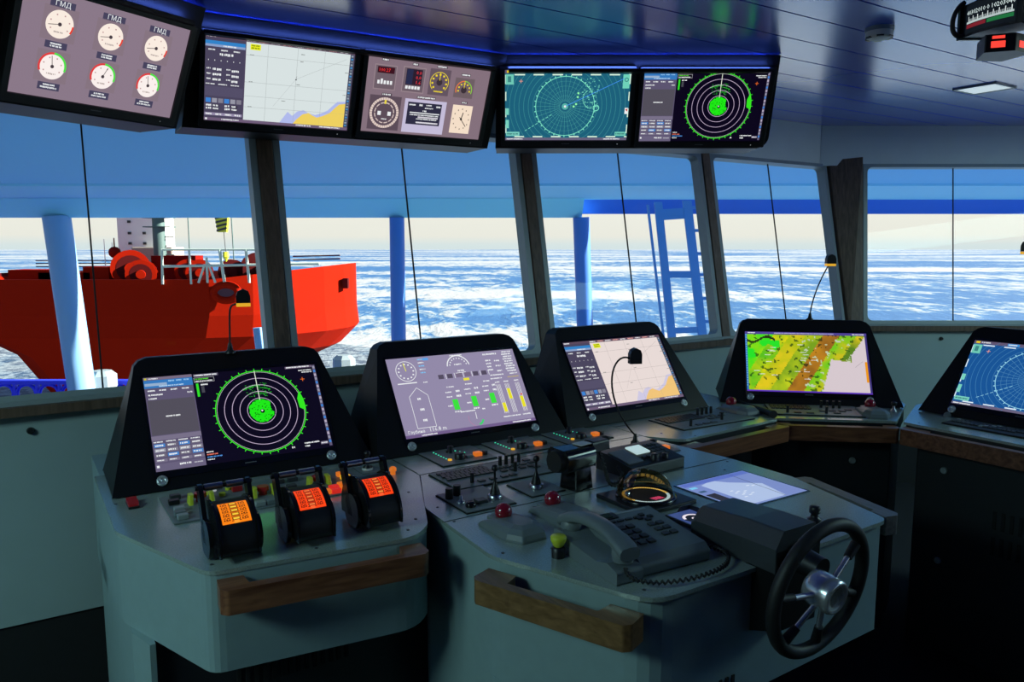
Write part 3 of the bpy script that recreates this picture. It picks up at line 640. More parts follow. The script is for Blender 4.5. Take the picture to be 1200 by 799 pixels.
monitor(O4, 0, -25.5, ecdis_teal((28, 96, 122), (225, 250, 225), (130, 235, 200)), 'overhead monitor showing teal radar picture with radial lines')
monitor(O5, 0, -25, radar_green(), 'overhead monitor with green radar rings, rightmost of the row')

# ---------------------------------------------------------------- CONSOLE DISPLAYS
def console_display(c, yaw, scr, label, side_m=blackg_m):
    root = thing('console_display', label, 'monitor', (c[0], c[1], .9215), R(yaw), 'tilted displays standing on the consoles')
    t = R(33); cz = c[2] + EYE - .9215
    def xf(x, y, z): return (x, math.sin(t) * y - math.cos(t) * z, cz + math.cos(t) * y + math.sin(t) * z)
    bl = -(cz - .002) / math.cos(t)
    P = [(-.385, bl), (.385, bl)]
    P += [(.292 - .0 + .0, .165), (.286, .190), (.272, .207), (.248, .217), (-.248, .217), (-.272, .207), (-.286, .190), (-.292, .165)]
    F = [xf(x, y, 0) for x, y in P]; B = []
    for (x, y), f in zip(P, F): B.append((x * .985, .205 if y < 0 else .175, f[2] - (.004 if y > 0 else 0)))
    mb = MB(); mb.loft([F, B]); mb.build('housing', housing_m, root, .005, 2)
    mb = MB(); o = rrect(-.273, .273, -.172, .158, .004, 2); i_ = rrect(-.2665, .2665, -.1505, .1505, .001, 2)
    mb.loft([[xf(*p, .0) for p in o], [xf(*p, .003) for p in o], [xf(*p, .003) for p in i_], [xf(*p, -.0005) for p in i_]], None, False, False)
    mb.build('bezel', blackg_m, root)
    scr.build('screen', root, lambda x, y, z: xf(x, y, z + .0005))
    b = Scr(40, 5)
    for k in range(7): b.rect(2 + k * 5, 1, 3.6, 3, (120, 122, 128), 1)
    b.build('brand_mark', root, lambda x, y, z: xf(x, y - .162, z + .0035), M_PRINT)
    for sx_ in (-.253, .251):
        mb = MB(); mb.M = Matrix.Translation(Vector(xf(sx_, -.178, 0))) @ Matrix.Rotation(R(90) - t, 4, 'X')
        mb.lathe([(.0155, 0), (.0155, .005), (.012, .007), (.008, .007), (.007, .004), (.004, .004), (.003, .006), (0, .006)], 20)
        mb.build('lock', lock_m, root)
    return root
K1, K2, K3, K4, K5 = (-.847, 2.38, -.523), (-.178, 2.762, -.523), (.47, 3.186, -.517), (1.333, 3.461, -.523), (2.040, 2.984, -.523)
console_display(K1, 33, radar_green(), 'tilted console display showing green radar rings, behind the three lit levers')
console_display(K2, 33, conning(), 'tilted console display with purple page, ship outline and green bars')
console_display(K3, 33.5, chart(((232, 218, 214), (240, 196, 120), (206, 200, 226))), 'tilted console display showing pinkish sea chart, behind the bent microphone')
console_display(K4, -10, satellite(), 'tilted console display with vivid yellow and green satellite map')
console_display(K5, -56, ecdis_teal((24, 84, 150), (225, 240, 250), (150, 215, 235)), 'tilted console display with blue radar chart at the right edge')

# ---------------------------------------------------------------- CONSOLES
DESK = .92
def inset(poly, k):
    n = len(poly); cx = sum(p[0] for p in poly) / n; cy = sum(p[1] for p in poly) / n
    return [(cx + (x - cx) * k, cy + (y - cy) * k) for x, y in poly]
def rounded(poly, rad):
    """rad: dict index->radius"""
    out = []; n = len(poly)
    for i, p in enumerate(poly):
        r = rad.get(i, 0) if isinstance(rad, dict) else rad
        if not r: out.append(p); continue
        a = Vector(poly[i - 1]) - Vector(p); b = Vector(poly[(i + 1) % n]) - Vector(p); a.normalize(); b.normalize(); P = Vector(p)
        for k in range(5):
            t = k / 4; q = (P + a * r) * (1 - t) ** 2 + P * 2 * t * (1 - t) + (P + b * r) * t ** 2; out.append((q.x, q.y))
    return out
def seams(mb, lst, w=.0025):
    for (x0, y0), (x1, y1) in lst:
        a = Vector((x0, y0)); b = Vector((x1, y1)); e = (b - a).normalized(); q = Vector((-e.y, e.x)) * w / 2
        mb.prism([tuple(a + q), tuple(a - q), tuple(b - q), tuple(b + q)], .0005, .0009)
def handle(parent, p0, p1, out=.062, h=.055, z=-.012, t=.026, end=.055, m=None):
    """wooden grab rail from p0 to p1 (left to right as seen from the front); bars stands `out` in front"""
    p0 = Vector((*p0, 0)); p1 = Vector((*p1, 0)); d = (p1 - p0); L = d.length; d.normalize(); o = Vector((d.y, -d.x, 0))
    P = [(0, 0), (.0, .8), (.15, 1), (L - .15 * out, 1)] 
    c = .014
    pts = [(0, 0), (0, out - c), (c, out), (L - c, out), (L, out - c), (L, 0), (L - end, 0), (L - end - .006, out - t), (end + .006, out - t), (end, 0)]
    poly = [tuple((p0 + d * a + o * b).xy) for a, b in pts]
    mb = MB(); mb.loft([[(x, y, z - h) for x, y in poly], [(x, y, z) for x, y in poly]]); 
    mb.build('grab_rail', m or wood_m, parent, .004)
def screws(parent, pts, m=None):
    for x, y in pts: mb = MB(); mb.cyl((x, y, 0), (x, y, .0012), .0042, .0038, 10); mb.build('screw', m or darkkey_m, parent)
# everything below in console axes: x = d, y = n (yaw 33 degrees), z from the desk top
def croot(name, label, cat='console', grp='bridge consoles'): return thing(name, label, cat, (0, 0, DESK), R(33), grp)

# left console with the three levers
r = croot('bridge_console', 'teal grey console with rounded desk carrying three lit engine levers')
P = rounded([(.180, 2.62), (.180, 2.075), (.318, 1.695), (.790, 1.640), (.850, 1.700), (1.018, 2.09), (1.018, 2.62)], {2: .03, 3: .05, 4: .02, 1: .02})
MB().prism(P, -.010, 0).build('desk_top', desk_m, r, .003)
MB().prism(inset(P, .992), -.235, -.0105).build('upper_body', body_m, r, .012, 3)
MB().prism([(.195, 2.80), (.195, 2.0), (.222, 1.91), (.235, 1.91), (.235, 2.80)], -.92, -.235).build('side_panel', body_m, r)
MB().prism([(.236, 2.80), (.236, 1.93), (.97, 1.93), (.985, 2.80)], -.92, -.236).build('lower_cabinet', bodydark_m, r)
mb = MB()
for k in range(14): mb.box(.42 + k * .022, .430 + k * .022, 1.926, 1.93, -.42, -.34)
mb.build('vent', matte_m, r)
MB().box(.195, .99, 2.6, 2.9, -.36, -.001).build('rear_body', body_m, r)
handle(r, (.335, 1.690), (.800, 1.640), .070, .055, -.018)
screws(r, [(.205, 2.30), (.335, 1.735), (.56, 1.70), (.79, 1.69), (.92, 1.96), (.84, 1.75)])
# centre console
r = croot('bridge_console', 'large centre console with trackballs, telephone and steering wheel')
P = rounded([(1.022, 2.62), (1.022, 2.09), (.900, 1.815), (.880, 1.440), (1.030, 1.070), (1.30, 1.070), (1.860, 1.085), (1.968, 1.46), (1.968, 1.70), (1.930, 2.06), (1.930, 2.62)], {3: .03, 4: .06, 2: .02, 6: .03})
MB().prism(P, -.010, 0).build('desk_top', desk_m, r, .003)
Q = rounded([(1.03, 2.60), (1.03, 2.09), (.908, 1.815), (.890, 1.445), (1.037, 1.082), (1.30, 1.082), (1.850, 1.097), (1.955, 1.46), (1.955, 1.70), (1.92, 2.06), (1.92, 2.60)], {3: .03, 4: .06})
MB().prism(Q, -.30, -.0105).build('upper_body', body_m, r, .006)
MB().prism([(1.03, 2.60), (1.03, 2.09), (.908, 1.815), (.890, 1.445), (1.037, 1.082), (1.20, 1.082), (1.55, 1.30), (1.60, 1.70), (1.60, 2.60)], -.92, -.30).build('lower_cabinet', body_m, r, .006)
# door in the angled front
e = Vector((1.037 - .890, 1.082 - 1.445, 0)).normalized(); o_ = Vector((e.y, -e.x, 0)); A = Vector((.890, 1.445, 0))
mb = MB(); f = lambda s, z, k: tuple(A + e * s + o_ * k + Vector((0, 0, z)))
mb.loft([[f(.20, -.88, .002), f(.385, -.88, .002), f(.385, -.88, -.02), f(.20, -.88, -.02)], [f(.20, -.305, .002), f(.385, -.305, .002), f(.385, -.305, -.02), f(.20, -.305, -.02)]])
mb.build('cabinet_door', bodydark_m, r, .002)
mb = MB(); mb.cyl(f(.285, -.325, .002), f(.285, -.325, .007), .014, .012, 20); mb.build('door_lock', lock_m, r)
mb = MB(); seams(mb, [((1.022, 2.092), (1.93, 2.092)), ((.885, 1.690), (1.967, 1.700)), ((1.022, 2.11), (1.022, 2.60))]); mb.build('panel_joint', matte_m, r)
p_ = [(.866, 1.43), (1.010, 1.075)]; handle(r, p_[0], p_[1], .068, .055, -.022, .026, .075, wood_y)
pale_wood = wood_mat('worn_pale_wood', (.12, .11, .10), (.20, .19, .18), .4, 'Y')
handle(r, (1.872, 1.10), (1.962, 1.45), .055, .05, -.001, .04, .05, pale_wood)
screws(r, [(.915, 1.68), (1.05, 2.07), (.93, 1.80), (1.06, 1.67), (1.02, 1.40), (1.15, 1.66), (1.50, 1.40), (1.93, 1.68), (1.75, 1.15), (1.55, 1.62), (1.85, 1.62), (1.05, 1.12), (.91, 1.44)])
mb = MB()
for k in range(7): mb.box(1.16 + k * .02, 1.168 + k * .02, 1.079, 1.083, -.30, -.24)
mb.build('vent', matte_m, r)

# right of the centre: the console under the pink chart
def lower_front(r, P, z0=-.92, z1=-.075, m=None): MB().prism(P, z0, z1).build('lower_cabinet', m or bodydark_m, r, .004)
r = croot('bridge_console', 'console with wooden grab rail under the pinkish chart display')
P = rounded([(1.936, 2.62), (1.936, 2.08), (2.02, 1.965), (2.585, 2.000), (2.745, 2.38), (2.745, 2.62)], {2: .03})
MB().prism(P, -.010, 0).build('desk_top', desk_m, r, .003)
MB().prism(inset(P, .985), -.075, -.0105).build('desk_frame', bodydark_m, r, .004)
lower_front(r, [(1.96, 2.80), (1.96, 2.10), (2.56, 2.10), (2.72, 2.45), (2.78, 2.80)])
handle(r, (1.985, 1.955), (2.575, 1.985), .06, .06, -.014, .03, .09)
mb = MB(); seams(mb, [((1.936, 2.25), (2.02, 2.25))]); mb.build('panel_joint', matte_m, r)
screws(r, [(2.03, 2.33), (2.02, 2.08), (2.70, 2.33), (2.10, 1.985)])
# world-axis consoles
r = thing('bridge_console', 'console with wooden grab rail under the yellow satellite display', 'console', (0, 0, DESK), 0, 'bridge consoles')
P = [(1.066, 3.105), (1.545, 3.045), (1.745, 3.372), (1.80, 3.60), (1.12, 3.70), (.99, 3.52)]
MB().prism(P, -.010, 0).build('desk_top', desk_m, r, .003)
MB().prism(inset(P, .985), -.075, -.0105).build('desk_frame', bodydark_m, r, .004)
lower_front(r, [(1.09, 3.19), (1.57, 3.13), (1.74, 3.40), (1.80, 3.70), (1.12, 3.80), (1.02, 3.5)])
for (x, z) in ((1.42, -.19),):
    mb = MB(); mb.cyl((x, 3.1465, z), (x, 3.139, z), .014, .012, 18); mb.build('door_lock', lock_m, r)
handle(r, (1.075, 3.090), (1.535, 3.030), .055, .06, -.014, .03, .05)
screws(r, [(1.50, 3.09), (1.66, 3.34), (1.11, 3.15), (1.30, 3.10)])
a = R(-56); D5 = Vector((math.cos(a), math.sin(a))); N5 = Vector((-D5.y, D5.x)) ; B5 = Vector((1.565, 3.03))
q = lambda s, o: tuple(B5 + D5 * s + N5 * o)
r = thing('bridge_console', 'rightmost console with long keyboard and wooden grab rail', 'console', (0, 0, DESK), 0, 'bridge consoles')
P = [q(0, 0), q(.92, 0), q(1.05, .38), q(1.05, .70), q(-.14, .70), q(-.155, .375)]
MB().prism(P, -.010, 0).build('desk_top', desk_m, r, .003)
MB().prism(inset(P, .985), -.075, -.0105).build('desk_frame', bodydark_m, r, .004)
lower_front(r, [q(.02, .08), q(.9, .08), q(1.0, .4), q(1.0, .8), q(-.12, .8), q(-.12, .4)])
for s_, z in ((.13, -.18), (.13, -.55)):
    c0 = Vector((*q(s_, .079), z)); mb = MB(); mb.cyl(tuple(c0), tuple(c0 - Vector((*N5, 0)) * .006), .014, .012, 18); mb.build('door_lock', lock_m, r)
mb = MB()
for j in range(2):
    for k in range(9):
        c0 = Vector((*q(.32 + k * .03, .078), -.36 - j * .10)); c1 = c0 + Vector((*D5, 0)) * .012
        mb.loft([[tuple(c0), tuple(c1), tuple(c1 - Vector((*N5, 0)) * .002), tuple(c0 - Vector((*N5, 0)) * .002)], [tuple(p + Vector((0, 0, .07))) for p in (c0, c1, c1 - Vector((*N5, 0)) * .002, c0 - Vector((*N5, 0)) * .002)]])
mb.build('vent', matte_m, r)
handle(r, q(.015, -.012), q(.90, -.012), .055, .062, -.014, .03, .10)
screws(r, [q(.04, .04), q(-.10, .33), q(.0, .15)])

# ---------------------------------------------------------------- DEVICES ON THE DESKS (x = d, y = n)
def dev(name, label, cat, d, n, z=.0005, rz=0., grp=None): return thing(name, label, cat, W(d, n, DESK + z), R(33 + rz), grp)
def graphic(W_, H_, fn, name, parent, xf, m=None): s = Scr(W_, H_); fn(s); return s.build(name, parent, xf, m)

def telegraph(d, n, label, tone):
    r = dev('engine_telegraph', label, 'lever', d, n, .0, 0, 'lit engine levers')
    rad = .088; cz = .032
    pr = [(.0 + rad * math.cos(R(a)), cz + rad * math.sin(R(a))) for a in range(-12, 193, 8)]
    mb = MB(); ring = lambda x: [(x, y, max(z, .001)) for y, z in pr]
    mb.loft([ring(-.046), ring(.046)], None, True); mb.build('drum', black_m, r)
    for s_ in (-1, 1):
        mb = MB(); pr2 = [((rad + .006) * math.cos(R(a)), cz + (rad + .006) * math.sin(R(a))) for a in range(-12, 193, 10)]
        mb.loft([[(x, y, max(z, .001)) for y, z in pr2] for x in ((.047 * s_), (.053 * s_))], None, True); mb.build('side_plate', blackg_m, r)
        # lever arm with a round foot
        mb = MB(); x0, x1 = sorted((.058 * s_, .070 * s_)); th = R(62)
        foot = [(x0, .045 * math.cos(R(a)), cz + .010 + .045 * math.sin(R(a))) for a in range(0, 360, 20)]
        foot = [(x, y - .012, max(z, .003)) for x, y, z in foot]
        mb.loft([foot, [(x1, y, z) for _, y, z in foot]], None, True)
        aa = [(-.022, .03), (.012, .03), (.066, .142), (.060, .152), (.046, .152), (.036, .146)]
        mb.loft([[(x0, y, z) for y, z in aa], [(x1, y, z) for y, z in aa]]); mb.build('arm', blackg_m, r, .002)
    mb = MB(); mb.cyl((-.076, .052, .143), (.076, .052, .143), .0055, .0055, 14, black_m)
    for a, b in ((-.052, -.004), (.006, .052)): mb.cyl((a, .052, .143), (b, .052, .143), .0085, .0085, 16, steel_m)
    mb.build('grip', None, r)
    # lit printed scale wrapped on the drum
    s = Scr(66, 62, .12); o, dk, yy = tone
    s.rect(0, 0, 66, 62, o, 0)
    for row in range(5):
        y = 3 + row * 11
        for x0 in (5, 46):
            for dx, dy, w, h in ((0, 0, 5, 2), (8, 0, 6, 2), (0, 4, 3, 4), (5, 3, 4, 3), (11, 4, 3, 4), (4, 7, 6, 1.6)): s.rect(x0 + dx, y + dy, w, h, dk, 1)
        s.rect(24, y, 18, 7, dk, 1); s.rect(26, y + 1.2, 14, 4.6, yy, 2); s.rect(22, y + 8, 22, 1.6, dk, 1)
    s.rect(27, 55, 12, 7, tuple(min(255, v + 30) for v in o), 3)
    def xf(x, y, z):
        a = R(121) - y / rad      # front of the drum is at 180 degrees
        rr = rad + .0008 + z; return (x * 1.14, rr * math.cos(a), cz + rr * math.sin(a))
    # subdivide rows so that the strip bends with the drum
    s2 = Scr(66, 62, .12)
    for f, c in zip(s.f, s.c):
        P = [s.v[k] for k in f]; x0, x1 = min(p[0] for p in P), max(p[0] for p in P); y0, y1 = min(p[1] for p in P), max(p[1] for p in P); L = round(P[0][2] / .12); k_ = max(1, int((y1 - y0) / 4))
        for k in range(k_): s2.rect(x0, y0 + (y1 - y0) * k / k_, x1 - x0, (y1 - y0) / k_, c, L)
    s2.build('lit_scale', r, xf)
    r.scale = (.84, 1, 1)
    mb = MB(); mb.cyl((.0535, .0, .020), (.064, 0, .020), .010, .008, 12); mb.build('pivot_knob', black_m, r)
    return r
telegraph(.392, 1.795, 'engine lever with amber lit scale, leftmost of the three', ((255, 132, 18), (70, 22, 6), (250, 205, 60)))
telegraph(.565, 1.795, 'engine lever with orange lit scale, middle of the three', ((255, 70, 20), (60, 12, 8), (240, 120, 60)))
telegraph(.738, 1.795, 'engine lever with orange lit scale, rightmost and tallest of the three in the photo', ((255, 66, 18), (60, 12, 8), (245, 140, 60)))

# engine control strip behind the levers
r = dev('control_panel', 'long grey key strip with yellow guards and orange lit keys behind the levers', 'control panel', .60, 2.165)
MB().box(-.29, .27, -.125, .115, 0, .004).build('face_plate', panel_m, r, .001)
def key(x, y, m, sx_=.0135, sy_=.0105, h=.013, z=.004, name='key'): MB().box(x - sx_, x + sx_, y - sy_, y + sy_, z, z + h).build(name, m, r, .002)
def to(dn): return (dn[0] - .60, dn[1] - 2.165)
def guard(x, y):
    for s_ in (-1, 1):
        mb = MB(); mb.loft([[(x + s_ * .028 + a, y - .012 + b, .004) for a, b in ((-.006, -.018), (.006, -.018), (.006, .018), (-.006, .018))], [(x + s_ * .026 + a, y - .010 + b, .030) for a, b in ((-.006, -.012), (.006, -.012), (.006, .014), (-.006, .014))]])
        mb.build('guard', yellow_m, r, .003)
    mb = MB(); mb.cyl((x, y, .004), (x, y, .016), .012, .011, 18, red_m); mb.cyl((x, y, .016), (x, y, .028), .017, .016, 20, red_m); mb.build('stop_button', None, r, .002)
guard(*to((.402, 2.190))); guard(*to((.562, 2.155))); guard(*to((.724, 2.165)))
for p, m in (((.347, 2.245), darkkey_m), ((.336, 2.200), black_m), ((.338, 2.130), key_m), ((.333, 2.095), grey_m), ((.335, 2.066), key_m), ((.395, 2.085), grey_m), ((.529, 2.06), key_m), ((.56, 2.06), grey_m), ((.600, 2.07), orange_lit), ((.50, 2.09), darkkey_m),
             ((.744, 2.085), red_lit), ((.739, 2.055), red_lit), ((.772, 2.06), orange_lit), ((.712, 2.06), orange_lit), ((.775, 2.10), orange_lit), ((.80, 2.125), red_lit), ((.809, 2.165), yellow_lit), ((.809, 2.20), orange_lit), ((.645, 2.10), red_m), ((.645, 2.16), darkkey_m), ((.83, 2.08), darkkey_m), ((.67, 2.23), darkkey_m), ((.63, 2.23), darkkey_m)): key(*to(p), m)
for p in ((.463, 2.205), (.435, 2.235), (.49, 2.25)):
    x, y = to(p); mb = MB(); mb.cyl((x, y, .004), (x, y, .012), .009, .009, 16); mb.build('round_key', yellow_m, r, .002)
x, y = to((.508, 2.225)); MB().box(x - .014, x + .014, y - .010, y + .010, .004, .022).build('switch_cover', red_m, r, .002)
for dn_ in ((.41, 2.247), (.45, 2.262)):
    x, y = to(dn_); mb = MB(); mb.cyl((x, y, .004), (x, y, .016), .010, .009, 16); mb.build('round_key', white_lit, r, .002)
r = dev('toggle_switch', 'small dark red double rocker at the left end of left console desk', 'switch', .242, 2.262)
MB().box(-.014, .014, -.034, .034, 0, .006).build('base', black_m, r, .002)
for y in (-.016, .016):
    mb = MB(); mb.loft([[(-.013, y - .013, .006), (.013, y - .013, .006), (.013, y + .013, .006), (-.013, y + .013, .006)], [(-.013, y - .011, .011), (.013, y - .011, .011), (.013, y + .011, .017), (-.013, y + .011, .017)]]); mb.build('rocker', red_m, r, .002)
# joystick and amber lamp right of the third lever
r = dev('joystick', 'short black lever with white collar right of the third engine lever', 'joystick', .905, 2.225)
MB().box(-.03, .03, -.035, .035, 0, .003).build('base', panel_m, r, .001)
mb = MB(); mb.lathe([(.016, .003), (.015, .012), (.007, .018), (.005, .045), (.010, .052), (.010, .06), (0, .063)], 16); mb.build('stick', black_m, r)
mb = MB(); mb.lathe([(.017, .003), (.0175, .008), (.012, .012)], 16); mb.build('collar', whitep_m, r)
mb = MB(); mb.M = Matrix.Translation(W(.955, 2.145, DESK)); mb.lathe([(.008, 0), (.008, .010), (.011, .011), (.011, .020), (.006, .024), (0, .024)], 16); tag(mb.build('push_button', orange_lit), 'small amber push button on the right edge of the left console', 'button')

# three alarm panels in front of the conning display
def alarm_panel(d, n, label, w=.20):
    r = dev('alarm_panel', label, 'control panel', d, n, grp='small alarm panels below the console displays')
    MB().box(-w / 2, w / 2, -.10, .10, .0025, .005).build('face_plate', panel_m, r, .001)
    MB().box(-w / 2 - .002, w / 2 + .002, -.102, .102, 0, .0024).build('shadow_rim', matte_m, r)  # black rim standing in for the shadowed sides of the plate
    for k in range(6):
        for j, (x0, x1) in enumerate(((-.055, -.055), (.01, .03))):
            if j == 1 and k > 3: continue
            mb = MB(); mb.cyl((x0 + k * .008 * (j), .055 - k * .018, .004), (x0 + k * .008 * j, .055 - k * .018, .0065), .0026, .0026, 8); mb.build('indicator_lamp', green_led, r)
    mb = MB(); mb.lathe([(.015, .004), (.014, .010), (.009, .012), (.011, .026), (0, .028)], 14, (-.005, .03, 0)); mb.build('knob', black_m, r)
    mb = MB(); mb.lathe([(.018, .004), (.018, .022), (.014, .025), (0, .025)], 16, (-.015, -.055, 0)); mb.build('knob', black_m, r)
    MB().box(.008, .034, -.062, -.042, .004, .012).build('key', key_m, r, .002)
    MB().box(.040, .066, -.065, -.043, .004, .018).build('key', orange_lit, r, .002)
    MB().box(.074, .088, -.062, -.046, .004, .018).build('key', black_m, r, .002)
    mb = MB(); mb.cyl((-.052, -.055, .004), (-.052, -.055, .009), .007, .007, 10); mb.build('indicator_lamp', yellow_lit, r)
alarm_panel(1.220, 2.225, 'small alarm panel with green lamps, nearest the left console')
alarm_panel(1.465, 2.225, 'small alarm panel with green lamps under the conning display, middle one of three')
alarm_panel(1.722, 2.225, 'small alarm panel with green lamps, left of the desk microphone')

# keyboards
def keyboard_panel(root, w, h, kw, handles=True, m=None, red=False):
    MB().box(-w / 2, w / 2, -h / 2, h / 2, .003, .006).build('face_plate', m or panel_m, root, .001)
    MB().box(-w / 2 - .002, w / 2 + .002, -h / 2 - .002, h / 2 + .002, 0, .0029).build('shadow_rim', matte_m, root)  # dark outline in place of the shade along the keyboard plate edge
    n = 0; kx = -w / 2 + .012
    cols = int(kw / .0165)
    for j in range(5):
        for i in range(cols):
            x = kx + i * .0165 + (j % 2) * .004; y = h / 2 - .022 - j * .0165
            if n >= 98: break
            o = MB().box(x, x + .0135, y - .0135, y, .006, .0105).build('key', darkkey_m if not red or (i + j) % 9 else key_m, root); n += 1
def rows_of_knobs(root, pts, hgt=.03, r_=.006):
    for x, y in pts:
        mb = MB(); mb.cyl((x, y, .006), (x, y, .006 + hgt), r_, r_ * .92, 14); mb.build('knob', black_m, root, .001)
r = dev('keyboard_panel', 'keyboard with upright knobs in front of the conning display', 'keyboard', 1.218, 1.980)
keyboard_panel(r, .352, .182, .17)
rows_of_knobs(r, [(.055, .05), (.078, .05), (.102, .05), (.126, .05), (-.11, -.058), (.06, -.03)], .03)
for k, (x, y) in enumerate([(.03 + .03 * i, .018) for i in range(4)] + [(.03 + .034 * i, -.012) for i in range(4)] + [(-.08, -.062), (-.04, -.062), (.0, -.062), (.03, -.062), (.14, -.03), (.155, .02), (.155, .05)]): MB().box(x - .011, x + .011, y - .008, y + .008, .006, .010).build('wide_key', darkkey_m, r, .001)
r = dev('keyboard_panel', 'keyboard with upright knobs in front of the pinkish chart display', 'keyboard', 2.315, 2.155, 0, -2)
keyboard_panel(r, .385, .20, .20)
rows_of_knobs(r, [(.03, .055), (.055, .055), (.08, .055), (.105, .055), (-.13, -.072), (.055, -.055)], .03)
for x, y in [(-.09, -.075), (-.05, -.075), (-.01, -.075), (.03, -.02), (.07, -.02), (.03, .015), (.07, .015), (.11, .0), (.15, .03)]: MB().box(x - .014, x + .014, y - .008, y + .008, .006, .010).build('wide_key', darkkey_m, r, .001)
def wdev(name, label, cat, x, y, yaw, grp=None): return thing(name, label, cat, (x, y, DESK + .0005), R(yaw), grp)
r = wdev('keyboard_panel', 'keyboard with upright knobs in front of the satellite display', 'keyboard', 1.285, 3.235, -9)
keyboard_panel(r, .37, .20, .18)
rows_of_knobs(r, [(.04, .05), (.065, .05), (.09, .05), (.115, .05), (-.12, -.07), (.035, -.07)], .03)
for x, y in [(-.08, -.075), (-.03, -.075), (.07, -.02), (.11, -.02), (.14, .01), (.03, -.03), (.08, -.06)]: MB().box(x - .014, x + .014, y - .008, y + .008, .006, .010).build('wide_key', darkkey_m, r, .001)
r = wdev('keyboard_panel', 'long flat keyboard in front of the blue radar display', 'keyboard', 1.895, 2.830, -56)
keyboard_panel(r, .50, .125, .47, red=True, m=bodydark_m)

# joysticks on square plates
def joystick_plate(d, n, w, h, label, x, y, extra):
    r = dev('joystick_unit', label, 'joystick', d, n)
    MB().box(-w / 2, w / 2, -h / 2, h / 2, .0025, .005).build('base_plate', panel_m, r, .001)
    MB().box(-w / 2 - .002, w / 2 + .002, -h / 2 - .002, h / 2 + .002, 0, .0024).build('shadow_rim', matte_m, r)  # shade around the joystick plate, drawn as a black rim
    mb = MB(); mb.lathe([(.020, .004), (.020, .016), (.017, .018), (0, .018)], 20, (x, y, 0)); mb.build('collar', steel_m, r)
    mb = MB(); mb.lathe([(.015, .018), (.013, .026), (.008, .042), (.005, .050), (.0032, .056), (.0032, .082), (.0085, .086), (.0095, .092), (.007, .099), (0, .101)], 16, (x, y, 0)); mb.build('stick', black_m, r)
    if extra:
        for kx, ky, rr, hh in ((-.062, .038, .011, .03), (-.03, .052, .011, .03)):
            mb = MB(); mb.cyl((kx, ky, .004), (kx, ky, .004 + hh), rr, rr * .95, 18); mb.build('knob', black_m, r, .002)
        mb = MB(); mb.lathe([(.012, .004), (.011, .010), (.004, .012), (.004, .024), (0, .025)], 14, (-.052, -.01, 0)); mb.build('toggle', steel_m, r)
        mb = MB(); mb.lathe([(.014, .004), (.015, .012), (.010, .018), (0, .019)], 16, (-.045, -.052, 0)); mb.build('push_button', blackg_m, r)
        MB().box(-.02, .012, -.05, -.022, .004, .014).build('key', darkkey_m, r, .002)
joystick_plate(1.045, 1.795, .152, .175, 'joystick plate with four knobs, nearer the left console', .045, -.03, True)
joystick_plate(1.244, 1.790, .112, .130, 'joystick plate with one stick only, right of the knobbed one', -.005, -.01, False)

# trackballs
def trackball(d, n, label, rz=0., z=.0005, k=1.0):
    r = dev('trackball', label, 'trackball', d, n, z, rz, 'trackballs on the consoles')
    mb = MB(); a, b = .056 * k, .088 * k
    base = [(-a, -b * .55), (-a * .6, -b), (a * .6, -b), (a, -b * .55), (a * .96, b), (-a * .96, b)]
    hs = [(1.0, 0), (1.0, .006), (.93, .018), (.72, .029), (.45, .034)]
    rings = []
    for s_, z_ in hs: rings.append([(x * s_, (y + .03) * s_ - .03 * 1, z_ * k * (1.0 if y < 0 else .62 + .38 * (1 - s_))) for x, y in base])
    mb.loft(rings, None, False); mb.build('shell', grey_m, r, .004, 3)
    mb = MB(); mb.box(-.034 * k, .034 * k, .036 * k, .080 * k, .012 * k, .0235 * k); mb.build('button_plate', panel_m, r, .005)
    mb = MB(); mb.sphere((0, .052 * k, .034 * k), .0225 * k, 24); mb.build('ball', redball_m, r)
    return r
trackball(1.008, 1.540, 'grey trackball with dark red ball, beside the yellow button')
trackball(1.168, 1.550, 'grey trackball with dark red ball, left of the telephone and compass')
trackball(2.560, 2.175, 'grey trackball with dark red ball at the right end of the pinkish chart keyboard', -8)
r = trackball(0, 0, 'grey trackball with dark ball at the right end of the satellite keyboard'); r.location = (1.505, 3.165, DESK + .0005); r.rotation_euler.z = R(-10)

# yellow mushroom button
r = dev('mushroom_button', 'yellow mushroom push button near the front grab rail', 'button', 1.003, 1.352)
mb = MB(); mb.lathe([(.0155, 0), (.0155, .022), (.012, .025), (0, .025)], 20); mb.build('collar', black_m, r)
mb = MB(); mb.lathe([(.010, .025), (.013, .029), (.018, .040), (.0185, .047), (.016, .050), (0, .051)], 24); mb.build('cap', yellow_m, r)

# desk telephone
r = dev('telephone', 'grey corded telephone on the front corner of centre console', 'telephone', 1.165, 1.275, .0005, -4)
mb = MB(); prof = [(-.115, .0), (.115, .0), (.115, .055), (.100, .062), (-.10, .040), (-.118, .026)]
mb.loft([[(x, y, z) for y, z in prof] for x in (-.075, .118)]); mb.build('body', grey_m, r, .006, 3)
mb = MB(); prof = [(-.125, .0), (.12, .0), (.12, .045), (.09, .050), (.05, .036), (-.05, .028), (-.09, .038), (-.125, .028)]
mb.loft([[(x, y, z) for y, z in prof] for x in (-.145, -.076)]); mb.build('cradle', grey_m, r, .006, 3)
top = lambda y: .0405 + (y + .10) * (.062 - .040) / .205
def tkey(x, y, sx_, sy_, m, name='key', h=.004):
    mb = MB(); mb.loft([[(x + a, y + b, top(y + b)) for a, b in ((-sx_, -sy_), (sx_, -sy_), (sx_, sy_), (-sx_, sy_))], [(x + a, y + b, top(y + b) + h) for a, b in ((-sx_, -sy_), (sx_, -sy_), (sx_, sy_), (-sx_, sy_))]]); mb.build(name, m, r, .001)
lcd = mat('dark_green_lcd', (.02, .05, .035), .15); tkey(-.030, .085, .036, .014, black_m, 'display_bezel', .003); tkey(-.034, .085, .026, .009, lcd, 'display', .0045)
